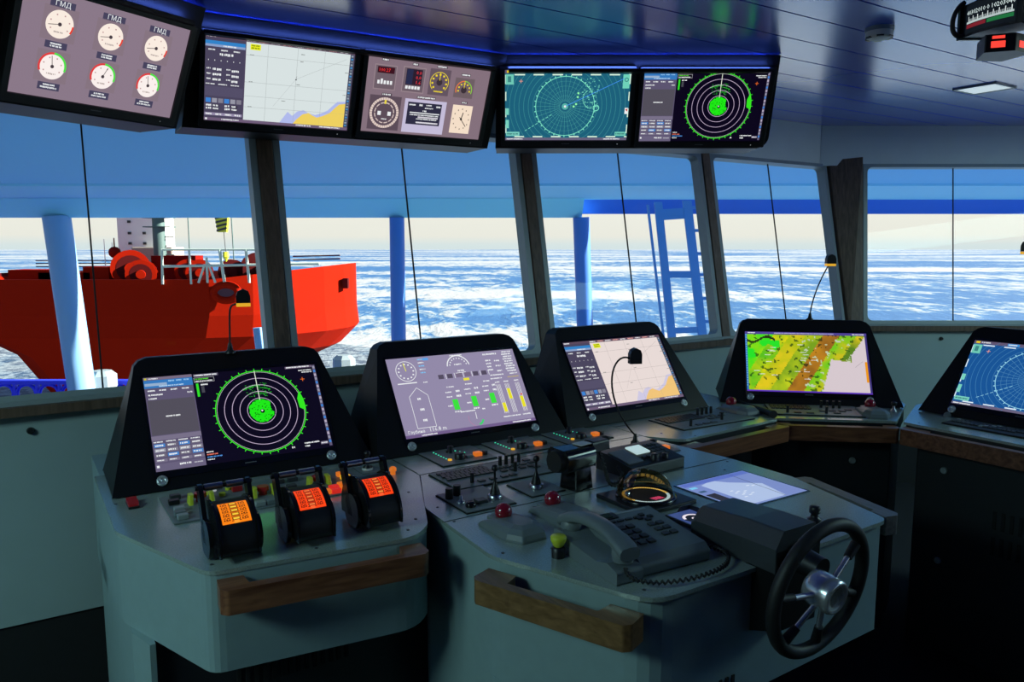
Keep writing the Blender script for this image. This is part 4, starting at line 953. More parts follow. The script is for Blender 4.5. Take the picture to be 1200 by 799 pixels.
for j in range(4):
    for i in range(3): tkey(-.048 + i * .025, .022 - j * .025, .009, .0075, darkkey_m)
for j in range(3):
    for i in range(2): tkey(.056 + i * .024, .012 - j * .025, .009, .0065, darkkey_m)
for i in range(5): tkey(-.05 + i * .024, .055, .009, .0035, darkkey_m)
for a, b in ((.065, .062), (.050, .048), (.080, .048), (.065, .036)): tkey(a, b, .007, .005, black_m)
tkey(.055, .092, .045, .004, key_m, 'label_strip', .001)
# handset : arched bar with two cups, lying on the cradle
mb = MB(); rings = []
for t_ in range(15):
    t = t_ / 14; y = .122 - .245 * t; z = .062 + .030 * math.sin(math.pi * t) ** .8; wd = .021 if .2 < t < .8 else .0255; th = .011 + .004 * abs(t - .5)
    rings.append([(-.110 + wd * c_, y, z + th * s_) for c_, s_ in ((-1, -.5), (-.7, -1), (.7, -1), (1, -.5), (1, .4), (.75, .95), (0, 1.15), (-.75, .95), (-1, .4))])
mb.loft(rings, None, True); mb.build('handset', grey_m, r)
for y in (.100, -.098):
    mb = MB(); mb.lathe([(.022, .040), (.024, .050), (.024, .066), (.018, .070)], 20, (-.110, y, 0)); mb.build('handset_cup', grey_m, r)
pts = []; base = bez([(-.118, -.118, .030), (-.16, -.19, .012), (.02, -.21, .010), (.15, -.20, .010), (.20, -.13, .012), (.125, -.075, .022)], 110)
for i, p in enumerate(base): a = i * 2.1; pts.append((p[0] + .0045 * math.cos(a), p[1] + .002 * math.sin(a), p[2] + .0045 * math.sin(a)))
mb = MB(); mb.tube(pts, .0028, 5); mb.build('coiled_cord', rubber_m, r)

# VHF handset on its stand, coiled cord
r = dev('radio_handset', 'glossy black radio handset on a stand with coiled cord', 'radio handset', 1.350, 1.735, .0005, 8)
mb = MB(); mb.loft([[(-.035, -.035, 0), (.035, -.035, 0), (.035, .035, 0), (-.035, .035, 0)], [(-.030, -.028, .085), (.030, -.028, .085), (.030, .028, .085), (-.030, .028, .085)]]); mb.build('stand', blackg_m, r, .004)
mb = MB(); mb.loft([[(-.075, y, z) for y, z in ((-.040, .060), (.040, .060), (.044, .112), (.030, .128), (-.030, .124), (-.044, .106))], [(.045, y, z) for y, z in ((-.034, .062), (.034, .062), (.038, .110), (.026, .124), (-.026, .120), (-.038, .104))]]); mb.build('head', blackg_m, r, .008, 3)
mb = MB(); mb.cyl((-.092, 0, .092), (-.075, 0, .092), .030, .034, 22); mb.build('speaker_cap', rubber_m, r, .003)
mb = MB(); mb.loft([[(x, y, z) for y, z in ((-.026, .098), (.026, .098), (.022, .128), (-.022, .128))] for x in (.045, .115)]); mb.build('grip', black_m, r, .005)
MB().box(.0, .06, -.018, .018, .1245, .128).build('label_plate', whitep_m, r, .001)
pts = []; base = bez([(.075, -.02, .098), (.070, -.06, .05), (.05, -.075, -.005), (.03, -.09, .012), (.10, -.11, .008), (.15, -.06, .02), (.16, -.02, .03)], 120)
for i, p in enumerate(base): a = i * 1.9; pts.append((p[0] + .006 * math.cos(a), p[1] + .004 * math.sin(a), max(.007, p[2]) + .005 * math.sin(a)))
mb = MB(); mb.tube(pts, .0032, 5); mb.build('coiled_cord', rubber_m, r)

# VHF radio set
r = dev('radio_set', 'black radio set with keys and bright little display behind the compass', 'radio', 1.640, 1.775, .0005, 3)
mb = MB(); mb.loft([[(x, y, z) for y, z in ((-.075, 0), (.085, 0), (.085, .058), (.04, .056), (-.075, .036))] for x in (-.115, .115)]); mb.build('body', black_m, r, .005)
tp = lambda y: .0375 + (y + .075) * .0195 / .115
def rk(x, y, sx_, sy_, m, name='key', h=.004):
    mb = MB(); mb.loft([[(x + a, y + b, tp(y + b) + k) for a, b in ((-sx_, -sy_), (sx_, -sy_), (sx_, sy_), (-sx_, sy_))] for k in (-.001, h)]); mb.build(name, m, r, .0008)
rk(-.072, -.005, .032, .045, panel_m, 'speaker_grille', .002)
lit_lcd = mat('pale_lit_lcd', (.4, .5, .5), .3, emit=(.55, .75, .75), es=.75); rk(.005, .022, .030, .026, lit_lcd, 'display', .003)
for j in range(4):
    for i in range(3): rk(.050 + i * .019, .035 - j * .020, .0075, .0065, darkkey_m)
for i in range(3): rk(-.018 + i * .019, -.030, .007, .006, darkkey_m)
mb = MB(); mb.lathe([(.014, .038), (.013, .056), (.010, .059), (0, .059)], 16, (.005, -.052, 0)); mb.build('knob', black_m, r)
mb = MB(); mb.lathe([(.011, .038), (.010, .052), (0, .054)], 16, (.05, -.052, 0)); mb.build('knob', black_m, r)

# small switch panel and knob behind it
r = dev('switch_panel', 'flat dark switch panel with orange key behind the radio set', 'control panel', 1.805, 1.935)
MB().box(-.095, .095, -.075, .075, 0, .004).build('face_plate', panel_m, r, .001)
for k in range(5): mb = MB(); mb.cyl((-.07 + .0 * k, .05 - k * .022, .004), (-.07, .05 - k * .022, .009), .005, .005, 10); mb.build('push_button', black_m, r)
for k in range(4): mb = MB(); mb.cyl((-.03 + .03 * k, .055, .004), (-.03 + .03 * k, .055, .009), .005, .005, 10); mb.build('push_button', black_m, r)
for x, y, m in ((-.02, -.02, black_m), (.055, .02, black_m)): mb = MB(); mb.lathe([(.014, .004), (.013, .024), (0, .026)], 16, (x, y, 0)); mb.build('knob', m, r)
MB().box(.0, .03, -.045, -.02, .004, .012).build('key', whitep_m, r, .002); MB().box(.035, .070, -.05, -.025, .004, .016).build('key', orange_lit, r, .002)
mb = MB(); mb.M = Matrix.Translation(W(1.700, 2.02, DESK)); mb.lathe([(.012, 0), (.010, .008), (.005, .012), (.005, .028), (.014, .034), (.015, .044), (0, .047)], 18); tag(mb.build('rotary_knob', black_m), 'black mushroom knob between radio handset and switch panel', 'knob')

# gooseneck microphones
def goose(name, label, base, path, head, yaw, lit=False, grp='gooseneck microphones'):
    """base, path points and head centre in world axes"""
    r = thing(name, label, 'microphone', base, 0, grp); B = Vector(base)
    mb = MB(); mb.lathe([(.016, 0), (.016, .006), (.009, .012), (.006, .03), (.0045, .034)], 16); mb.build('base', black_m, r)
    P = bez([(Vector(p) - B) for p in path], 22); mb = MB(); mb.tube(P, .0032, 8); mb.build('gooseneck', rubber_m, r)
    h = Vector(head) - B; mb = MB(); mb.M = Matrix.Translation(h) @ Matrix.Rotation(R(yaw), 4, 'Z')
    prof = [(-.021, -.018), (-.021, .004), (-.016, .018), (0, .026), (.016, .018), (.021, .004), (.021, -.018)]
    mb.loft([[(x, y, z) for x, z in prof] for y in (-.014, .014)]); mb.build('head', black_m, r, .005, 3)
    mb = MB(); mb.M = Matrix.Translation(h) @ Matrix.Rotation(R(yaw), 4, 'Z'); mb.box(-.021, .021, -.014, .014, -.029, -.0185)
    mb.build('lamp' if lit else 'tip', yellow_lit if lit else black_m, r)
DZ = 1.097 + .217 * math.cos(R(33))
b1 = W(.585, 2.57, DZ - .004)
goose('microphone', 'bent microphone with yellow tip on top of the left console display', tuple(b1), [b1 + Vector((0, 0, .03)), b1 + Vector((.005, 0, .16)), b1 + Vector((.01, -.03, .155)), b1 + Vector((.05, -.05, .165))], b1 + Vector((.068, -.055, .185)), 20, True)
goose('microphone', 'tall bent microphone standing on the centre console desk', tuple(W(1.835, 2.02, DESK)), [W(1.835, 2.02, DESK + .03), W(1.80, 2.02, .98), W(1.655, 2.02, 1.12), W(1.70, 2.00, 1.27), W(1.775, 1.99, 1.235)], W(1.795, 1.985, 1.245), 10)
b4 = Vector((1.385, 3.585, DZ - .004))
goose('microphone', 'straight dark microphone on top of the satellite display', tuple(b4), [b4 + Vector((0, 0, .03)), b4 + Vector((.01, 0, .12)), b4 + Vector((.045, 0, .20)), b4 + Vector((.075, 0, .255))], b4 + Vector((.083, 0, .280)), 0, True)
b5 = Vector((2.14, 3.02, DZ - .004))
goose('microphone', 'microphone with lit tip at the right edge above the blue display', tuple(b5), [b5 + Vector((0, 0, .03)), b5 + Vector((-.0, 0, .14)), b5 + Vector((-.06, 0, .24)), b5 + Vector((-.125, 0, .315))], b5 + Vector((-.143, 0, .340)), -40, True)

# compass repeater with hood
r = dev('compass', 'round compass repeater with lit yellow dial under a clear dark hood', 'compass', 1.438, 1.535, .0005, 0)
MB().box(-.10, .10, -.095, .095, 0, .012).build('base_plate', black_m, r, .003)
mb = MB(); mb.lathe([(.083, .012), (.083, .018), (.074, .020), (.071, .016), (0, .016)], 40); mb.build('ring', blackg_m, r)
s = Scr(150, 150, .3); s.circ(75, 75, 70, (6, 6, 8), 0, n=48); s.ring(75, 75, 62, 8, (232, 190, 90), 1, 250, 470, 70); s.ring(75, 75, 62, 9, (190, 215, 215), 1, 110, 250, 60)
for k in range(72):
    a = R(k * 5); q_ = 57 if k % 2 else 54; s.line(75 + q_ * math.sin(a), 75 - q_ * math.cos(a), 75 + 66 * math.sin(a), 75 - 66 * math.cos(a), 1.6, (30, 22, 10), 2)
for k in range(5): s.dash(62 + k, 104 + k * 4, 34, 3.4, (225, 70, 110), 2)
s.build('lit_dial', r, lambda x, y, z: (x, y, .0165 + z))
hood = bpy.data.materials.new('smoked_hood'); hood.use_nodes = True; t = hood.node_tree; t.nodes.clear()
o_ = t.nodes.new('ShaderNodeOutputMaterial'); mx_ = t.nodes.new('ShaderNodeMixShader'); tr = t.nodes.new('ShaderNodeBsdfTransparent'); g_ = t.nodes.new('ShaderNodeBsdfGlossy'); g_.inputs['Roughness'].default_value = .08; tr.inputs[0].default_value = (.62, .58, .45, 1); mx_.inputs[0].default_value = .16
t.links.new(tr.outputs[0], mx_.inputs[1]); t.links.new(g_.outputs[0], mx_.inputs[2]); t.links.new(mx_.outputs[0], o_.inputs[0])
mb = MB(); rings = []
for j in range(9):
    el_ = R(j * 10.0); rings.append([(.080 * math.cos(R(a)) * math.cos(el_), .080 * math.sin(R(a)) * math.cos(el_) + .012 * math.sin(el_), .020 + .066 * math.sin(el_)) for a in range(-20, 201, 10)])
mb.loft(rings, None, True, False, False); o = mb.build('hood', hood, r); md = o.modifiers.new('solid', 'SOLIDIFY'); md.thickness = .0025
# small rudder repeater
r = dev('rudder_indicator', 'small square rudder indicator with bright curved scale beside the compass', 'indicator', 1.425, 1.352, .0005, 0)
MB().box(-.045, .045, -.050, .050, 0, .010).build('case', black_m, r, .002)
s = Scr(80, 88, .3); s.rect(0, 0, 80, 88, (58, 76, 130), 0); s.circ(40, 52, 30, (20, 20, 30), 1); s.ring(40, 54, 26, 8, (235, 225, 235), 2, -80, 80); s.circ(40, 56, 8, (230, 220, 230), 2, 14); s.circ(40, 56, 4, (20, 20, 30), 3, 10); s.line(40, 56, 30, 76, 3, (20, 20, 30), 3); s.build('lit_face', r, lambda x, y, z: (x, y, .0105 + z))
mb = MB(); mb.loft([[(x, y, .010) for x, y in ((.045, .050), (.045, -.01), (.041, -.01), (.041, .046), (.0, .046), (.0, .050))], [(x, y, .022) for x, y in ((.045, .050), (.045, .02), (.041, .02), (.041, .046), (.01, .046), (.01, .050))]]); mb.build('hood', black_m, r)

# chart display let into the desk
r = dev('desk_display', 'flat glossy display let into the centre console desk behind the steering stand', 'monitor', 1.742, 1.462)
s = Scr(284, 236, .3); s.rect(0, 0, 284, 236, (120, 142, 196), 0); s.rect(4, 4, 276, 228, (118, 136, 196), 1)
s.poly([(60, 40), (60, 228), (200, 228), (230, 120), (150, 60), (120, 20)], (172, 190, 226), 2)  # pale window reflection painted into the glowing screen
for x, y in ((90, 120), (104, 132), (88, 140), (110, 150), (96, 158), (124, 140), (112, 170), (130, 162), (170, 110), (184, 118), (86, 176)): s.rect(x, y, 12, 5, (215, 225, 242), 3)
s.line(214, 4, 196, 232, 2, (30, 34, 50), 3); s.rect(4, 4, 276, 26, (90, 110, 190), 3)
for k in range(5): s.rect(8, 40 + k * 36, 26, 14, [(120, 200, 235), (60, 90, 120)][k % 2], 3)
s.poly([(4, 110), (40, 110), (40, 228), (4, 228)], (44, 40, 48), 4)  # dark part of the painted reflection
s.build('screen', r, lambda x, y, z: (x, y, .0015 + z))
MB().box(-.148, .148, -.124, .124, -.0003, .0012).build('bezel', blackg_m, r)

# steering stand and wheel
r = dev('steering_stand', 'black angular steering stand with black rimmed chrome hub wheel', 'steering wheel', 1.395, 1.135, .0005)
mb = MB()
sec = lambda y, zb, k: [(-.062, y, zb), (.086, y, zb), (.086, y, .062 * k), (.070, y, .092 * k), (-.038, y, .092 * k), (-.062, y, .055 * k)]
mb.loft([sec(.130, .0, .75), sec(.118, .0, .9), sec(-.02, .0, 1.0), sec(-.115, .0, 1.0)]); mb.build('housing', mat('stand_coating', (.040, .046, .052), .36, 0, .3, 500, .2, 200, spec=.8, bdist=.0003), r, .003)
mb = MB(); mb.loft([[(-.062, -.032, -.16), (.086, -.032, -.16), (.086, -.032, .0), (-.062, -.032, .0)], [(-.055, -.12, -.13), (.075, -.12, -.13), (.086, -.118, .05), (-.062, -.118, .05)]]); mb.build('front_block', housing_m, r, .004)
mb = MB(); mb.cyl((0, -.115, .03), (0, -.185, .022), .03, .026, 20); mb.build('steering_column', black_m, r)
wc = Vector((-.036, -.205, -.002)); tlt = R(8)
wh = bpy.data.objects.new('wheel', None)
MW = Matrix.Translation(wc) @ Matrix.Rotation(tlt, 4, 'X') @ Matrix.Rotation(R(14), 4, 'Y')
mb = MB(); mb.M = MW; RR = .142; mb.tube([(RR * math.cos(R(a)), 0, RR * math.sin(R(a))) for a in range(0, 360, 6)], .0145, 14, None, True); rim = mb.build('wheel_rim', rubber_m, r)
for a in (52, -4, -66, -118, 190):
    c_, s_ = math.cos(R(a)), math.sin(R(a))
    mb = MB(); mb.M = MW; mb.cyl((.022 * c_, -.012, .022 * s_), (.098 * c_, -.004, .098 * s_), .0062, .0062, 12); mb.build('spoke', chrome_m, r)
    mb = MB(); mb.M = MW; mb.cyl((.092 * c_, -.005, .092 * s_), (.128 * c_, 0, .128 * s_), .009, .011, 12); mb.build('spoke_sleeve', rubber_m, r)
mb = MB(); mb.M = MW @ Matrix.Rotation(R(90), 4, 'X'); mb.lathe([(.023, -.02), (.035, -.018), (.038, -.006), (.038, .036), (.035, .042), (.031, .044), (.027, .040), (0, .040)], 32); mb.build('hub', chrome_m, r)
mb = MB(); mb.M = MW @ Matrix.Rotation(R(90), 4, 'X'); mb.loft([mb.ringpts((0, 0, .0385), (0, 0, 1), .023, 24)] * 1 + [mb.ringpts((0, 0, .040), (0, 0, 1), .021, 24)]); mb.build('hub_cap', steel_m, r)
mb = MB(); mb.M = Matrix.Translation(W(1.683, 1.176, DESK)); mb.lathe([(.018, 0), (.018, .010), (.011, .014), (.009, .022), (.014, .026), (.014, .040), (.011, .043), (0, .043)], 18); tag(mb.build('rotary_knob', black_m), 'black rotary knob on the desk behind the steering wheel', 'knob')
r = wdev('joystick', 'tiny black joystick at the right end of the satellite console', 'joystick', 1.625, 3.235, -10)
mb = MB(); mb.lathe([(.014, 0), (.012, .006), (.005, .010), (.005, .024), (0, .024)], 14); mb.build('collar', steel_m, r)
mb = MB(); mb.lathe([(.008, .024), (.012, .030), (.012, .038), (0, .041)], 14); mb.build('knob', black_m, r)
mb = MB(); mb.M = Matrix.Translation(Vector((1.795, 3.13, DESK))); mb.lathe([(.015, 0), (.013, .012), (.006, .018), (0, .018)], 14); tag(mb.build('rotary_knob', grey_m), 'small grey knob on the rightmost console below the blue display', 'knob')

mb = MB(); mb.tube(bez([(1.005, 3.49, .927), (1.02, 3.35, .930), (1.055, 3.20, .934), (1.068, 3.10, .936)], 12), [.005 + .012 * (k / 12) ** 2 for k in range(13)], 10); tag(mb.build('desk_joint_cover', rubber_m), 'thick black joint cover with a bulky end left of the satellite console', 'cable')  # stands for the desk joint with its bulky end

# ---------------------------------------------------------------- CEILING FITTINGS
r = thing('smoke_detector', 'round white smoke detector on the blue ceiling', 'smoke detector', (1.345, 2.95, CEIL), 0)
mb = MB(); mb.lathe([(.050, 0), (.050, -.012), (.047, -.014)], 32); mb.build('base', mat('detector_base', (.16, .22, .30), .5), r)
mb = MB(); mb.lathe([(.047, -.014), (.047, -.030), (.043, -.036), (.030, -.040), (0, -.040)], 32); mb.build('cover', whitep_m, r)
for k in range(6): a = R(k * 60 + 10); mb = MB(); mb.M = Matrix.Rotation(a, 4, 'Z'); mb.box(.036, .0465, -.012, .012, -.0385, -.033); mb.build('vent_slot', black_m, r)
lamp_m = mat('frosted_lamp_panel', (.8, .85, .85), .4, emit=(.75, .88, .90), es=.62)
for p, w_, h_, lab in (((2.385, 4.035), .17, .17, 'flat square ceiling lamp far right near the window wall'), ((.985, 2.46), .17, .17, 'flat square ceiling lamp cut by the top edge of the photo')):
    r = thing('ceiling_lamp', lab, 'lamp', (p[0], p[1], CEIL), R(33), 'square flat ceiling lamps')
    mb = MB(); o = rrect(-w_ * .62, w_ * .62, -h_ * .62, h_ * .62, .004, 2); i_ = rrect(-w_ * .56, w_ * .56, -h_ * .56, h_ * .56, .003, 2)
    mb.loft([[(x, y, 0) for x, y in o], [(x, y, -.008) for x, y in o], [(x, y, -.008) for x, y in i_], [(x, y, -.002) for x, y in i_]], None, False, False); mb.build('frame', mat('lamp_frame', (.25, .30, .32), .4), r)
    mb = MB(); mb.box(-w_ * .56, w_ * .56, -h_ * .56, h_ * .56, -.0045, -.001); mb.build('diffuser', lamp_m, r)
for x, y, w_, h_, pw, lab in ((-2.35, -.15, 1.0, 1.0, 54, 'wide added fill lamp behind the viewpoint at the left'), (4.2, 2.6, 1.8, 1.0, 56, 'wide added fill lamp at the right side of the room')):  # out-of-view lamps added to brighten the consoles and walls, fittings made up
    r = thing('ceiling_lamp', lab, 'lamp', (x, y, CEIL), R(33), 'added fill lamps out of view')
    MB().box(-w_ / 2 - .03, w_ / 2 + .03, -h_ / 2 - .03, h_ / 2 + .03, -.03, -.001).build('frame', mat('lamp_frame', (.25, .30, .32), .4), r)
    MB().box(-w_ / 2, w_ / 2, -h_ / 2, h_ / 2, -.034, -.0305).build('diffuser', lamp_m, r)
    ld = bpy.data.lights.new('added_fill_light', 'AREA'); ld.shape = 'RECTANGLE'; ld.size = w_; ld.size_y = h_; ld.energy = pw; ld.color = (.58, 1.0, .96)
    lo = bpy.data.objects.new('added_fill_light', ld); COL.objects.link(lo); lo.location = (0, 0, -.04); lo.parent = r
# ceiling rudder angle indicator : barrel-shaped faces with printed scales
r = thing('ceiling_indicator', 'black curved rudder angle indicator with white scales hanging from ceiling', 'indicator', (1.63, 2.45, CEIL), 0)
RD = .26; z0, z1 = -.165, -.070
mb = MB()
for a0, a1 in ((180, 222), (226, 268), (272, 314)):
    pass
P = [(RD * math.cos(R(a)), RD * math.sin(R(a))) for a in range(178, 342, 6)]; I = [((RD - .10) * math.cos(R(a)), (RD - .10) * math.sin(R(a))) for a in range(340, 176, -6)]
mb.prism(P + I, z0, z1); mb.build('case', black_m, r, .004)
MB().box(-.12, .12, -.14, .04, z1, 0).build('mount', black_m, r, .006)
for az, ttl in ((201, 0), (248, 1), (296, 2)):
    s = Scr(170, 90, .3); s.rect(4, 4, 162, 82, (14, 20, 26), 0)
    for k in range(9):
        x = 18 + k * 17; s.text(str(abs(k - 4) * 10), x, 33, 18, (215, 232, 232), 2, 'c'); s.rect(x - 1.2, 38, 2.4, 14, (220, 230, 230), 1)
        if k < 8:
            for q_ in (1, 2, 3): s.rect(x + q_ * 4.25 - .6, 45, 1.4, 7, (200, 215, 215), 1)
    s.rect(10, 52, 150, 6, (180, 195, 195), 1); s.rect(10, 60, 70, 11, (120, 30, 40), 1); s.rect(84, 60, 76, 11, (30, 110, 60), 1)
    def xf(x, y, z, az=az):
        a = R(az) + x / RD; return ((RD + .0012 + z) * math.cos(a), (RD + .0012 + z) * math.sin(a), (z0 + z1) / 2 + y)
    s2 = Scr(170, 90, .3); s2.v, s2.f, s2.c = s.v, s.f, s.c
    # split the long rectangles so that they follow the curve
    nv, nf, nc = [], [], []
    for f, c in zip(s.f, s.c):
        Pq = [s.v[k] for k in f]; xs = [p[0] for p in Pq]; ys = [p[1] for p in Pq]; k_ = int((max(xs) - min(xs)) / 10)
        if k_ > 1 and len(Pq) == 4:
            for k in range(k_):
                xa = min(xs) + (max(xs) - min(xs)) * k / k_; xb = min(xs) + (max(xs) - min(xs)) * (k + 1) / k_; o = len(nv)
                nv += [(xa, min(ys), Pq[0][2]), (xa, max(ys), Pq[0][2]), (xb, max(ys), Pq[0][2]), (xb, min(ys), Pq[0][2])]; nf.append((o, o + 1, o + 2, o + 3)); nc.append(c)
        else:
            o = len(nv); nv += Pq; nf.append(tuple(range(o, o + len(Pq)))); nc.append(c)
    s2.v, s2.f, s2.c = nv, nf, nc; s2.build('lit_scale', r, xf)
for az in (178, 224, 272): 
    mb = MB(); a = R(az); mb.M = Matrix.Rotation(a, 4, 'Z'); mb.box(RD - .09, RD + .010, -.007, .007, z0 - .004, z1 + .004); mb.build('end_plate', blackg_m, r, .002)
mb = MB(); mb.tube(bez([(-RD - .0, 0, z1 + .01), (-RD - .035, .0, z1 - .01), (-RD - .045, 0, z0 + .03), (-RD - .03, 0, z0 - .01), (-RD + .01, 0, z0 + .01)], 14), .007, 8); mb.build('dimmer_cable', rubber_m, r)
r2 = thing('digital_repeater', 'small black box with red lit digits below the ceiling indicator', 'display', (1.445, 2.38, 0), 0); zt = CEIL + z0 - .018
mb = MB(); pl = [(-.07, -.04), (.002, -.068), (.072, -.028), (.05, .07), (-.035, .06)]; mb.loft([[(x, y, zt - .050) for x, y in pl], [(x, y, zt) for x, y in pl]]); mb.build('case', black_m, r2, .003)
def face(p0, p1, x0, x1, z0_, z1_, nm='lit_digits'):
    p0 = Vector((*p0, 0)); p1 = Vector((*p1, 0)); e = (p1 - p0).normalized(); o = Vector((e.y, -e.x, 0)); mb = MB()
    mb.loft([[tuple(p0 + e * x + o * k + Vector((0, 0, zt + z_))) for x, z_ in ((x0, z0_), (x1, z0_), (x1, z1_), (x0, z1_))] for k in (-.001, .0015)]); mb.build(nm, mat('red_lit_digits', (.4, .02, .01), .4, emit=(1, .06, .04), es=1.1), r2)
face(pl[0], pl[1], .016, .052, -.038, -.020); face(pl[0], pl[1], .018, .050, -.013, -.005); face(pl[1], pl[2], .020, .046, -.038, -.020)

# ---------------------------------------------------------------- OUTSIDE
over_m = mat('blue_painted_underside', (.24, .62, .97), .7, vary=.02)
fas_m = mat('light_cyan_fascia', (.36, .86, .95), .6, vary=.02)
beam_m = mat('strong_blue_beam', (.035, .16, .70), .6, vary=.02)
col_m = mat('pale_blue_column', (.20, .42, .66), .45, vary=.03)
ladder_m = mat('blue_ladder_paint', (.09, .30, .70), .5, vary=.03)
deck_m = mat('blue_deck_paint', (.012, .03, .72), .5, vary=.1)
ext_roof = MB()
ext_roof.box(-17, 26, -6, 14.4, 2.74, 3.0)
o = ext_roof.build('deck_overhang', over_m); tag(o, 'wide light blue roof overhang above the view outside', 'roof')
mb = MB(); mb.box(-17, 26, 14.4, 20, 2.78, 3.0); mb.box(-17, 26, 14.36, 14.42, 2.70, 2.78); mb.build('outer_plate', mat('paler_blue_plate', (.33, .74, .95), .65, vary=.02), o)
mb = MB(); mb.loft([[(-17, 20, 2.33), (-17, 19.3, 2.775), (-17, 20.2, 2.775), (-17, 20.2, 2.33)], [(1.78, 20, 2.33), (1.78, 19.3, 2.775), (1.78, 20.2, 2.775), (1.78, 20.2, 2.33)]]); mb.build('fascia', fas_m, o)
tag(MB().box(1.78, 26, 20.31, 20.6, 2.44, 2.80).build('cross_beam', beam_m), 'long deep blue beam running right under the pale overhang', 'beam')
colb_m = mat('mid_blue_column', (.05, .20, .60), .45, vary=.03)
def column(x, y0, x1, z1, r_, lab, m=None):
    mb = MB(); v = Vector((x1 - x, 0, z1 + 3.2)); mb.cyl((x, y0, -3.15), (x1, y0, z1), r_, r_, 28); tag(mb.build('roof_column', m or col_m), lab, 'column', 'blue columns outside the windows')
column(-11.21, 20, -11.63, 2.36, .33, 'leaning light blue column in front of the red ship hull')
column(-2.96, 20, -2.94, 2.33, .19, 'upright blue column between second window joint and conning display', colb_m)
column(2.02, 20, 1.765, 2.33, .21, 'blue column under the start of the deep blue beam', colb_m)
column(-6.40, 20, -6.62, -.50, .11, 'short pale blue post beside the first window mullion')
# foredeck of the own ship, bulwark, rings and ventilators
o = MB().box(-24, -3.5, 18.5, 22, -3.3, -3.2).build('foredeck', deck_m); tag(o, 'blue foredeck below the windows, seen only at lower left', 'deck')
r = thing('deck_railing', 'blue cut-out railing along the deck edge at lower left window', 'railing', (0, 21, -3.2), 0)
mb = MB(); mb.box(-22, -4.4, 0, .25, 1.02, 1.13); mb.box(-22, -4.4, 0, .2, .0, .55); mb.build('rail', deck_m, r)
for k in range(24):
    x = -21.5 + k * .62
    mb = MB(); mb.tube([(x + .26 * math.cos(R(a)), .1, .76 + .25 * math.sin(R(a))) for a in range(0, 360, 20)], .05, 8, None, True); mb.build('ring', deck_m, r)
    mb = MB(); mb.box(x + .27, x + .35, .05, .15, .5, 1.05); mb.build('post', deck_m, r)
for xa, xb, lab in ((-8.55, -7.95, 'blue hose arch left of the microphone above the left display'), (-7.60, -6.95, 'blue hose arch right of the microphone above the left display'), (-5.75, -5.35, 'blue hose arch beside the white vent right of the hull')):
    mb = MB(); mb.tube(bez([(xa, 20.6, -3.19), (xa, 20.6, -.9), (xb, 20.6, -.7), (xb + .15, 20.6, -3.19)], 16), .07, 10); tag(mb.build('deck_pipe', deck_m), lab, 'pipe', 'bent blue pipes on the foredeck')
white_m = mat('white_deck_paint', (.26, .32, .32), .5)
def vent(x, z, k, lab):
    r = thing('deck_ventilator', lab, 'ventilator', (x, 20.6, -3.2), 0, 'white mushroom ventilators'); h = z + 3.2
    mb = MB(); mb.cyl((0, 0, 0), (0, 0, h - .45 * k), .20 * k, .20 * k, 12); mb.build('pipe', white_m, r)
    mb = MB(); mb.loft([mb.ringpts((0, 0, h + q * k), (0, 0, 1), rr * k, 8) for q, rr in ((-.5, .20), (-.42, .36), (-.12, .36), (0, .22))]); mb.build('cap', white_m, r)
vent(-11.05, -1.72, 1.05, 'white mushroom ventilator right of the leaning column'); vent(-4.52, -1.30, .85, 'white ventilator right of the ship bow, above the left display')
# ladder frame
r = thing('ladder_tower', 'tall blue ladder frame seen through the third window', 'ladder', (3.3, 16, -3.2), 0)
def bar(name, a, b, w, dpt=.07):
    if name == 'cross_bar': dpt = .05
    a = Vector((a[0] - 3.3, a[2] if len(a) > 2 else 0, a[1] + 3.2)); b = Vector((b[0] - 3.3, b[2] if len(b) > 2 else 0, b[1] + 3.2))
    horizontal = abs(b.z - a.z) < .3 * abs(b.x - a.x) or abs(b.y - a.y) > .3
    q = (Vector((0, 0, w / 2)) if horizontal else Vector((w / 2, 0, 0))); dd = Vector((0, dpt / 2, 0)) if not abs(b.y - a.y) > .3 else Vector((dpt / 2, 0, 0))
    mb = MB(); mb.loft([[tuple(p - q - dd), tuple(p + q - dd), tuple(p + q + dd), tuple(p - q + dd)] for p in (a, b)]); mb.build(name, ladder_m, r)
ext = lambda a, b: ((b[0] + (b[0] - a[0]) * (3.2 + b[1]) / (a[1] - b[1])), -3.2)
for a, b, w, y in (((2.766, 2.443), (3.142, -.183), .045, 0), ((2.974, 2.50), (3.319, -.183), .16, 0), ((3.130, 2.443), (3.461, -.183), .12, .9), ((3.560, 2.53), (3.960, -.219), .18, 0), ((3.800, 2.477), (4.155, -.219), .09, .9), ((4.192, 2.50), (4.475, -.147), .10, .5)):
    e_ = ext(a, b); bar('upright', (a[0], a[1], y), (e_[0], e_[1], y), w)
for a, b, w in (((3.15, 1.03), (3.82, 1.03), .14), ((3.30, -.14), (4.00, -.11), .12), ((3.03, 2.24), (3.62, 2.28), .22)): bar('cross_bar', a, b, w)
for k, z in enumerate((2.391, 1.926, 1.457, 1.02, .528, .049, -.42, -.9)):
    x0 = 3.58 + (2.391 - z) * .145; bar('rung', (x0, z, .05), (x0 + .30, z, .05), .06, .06)
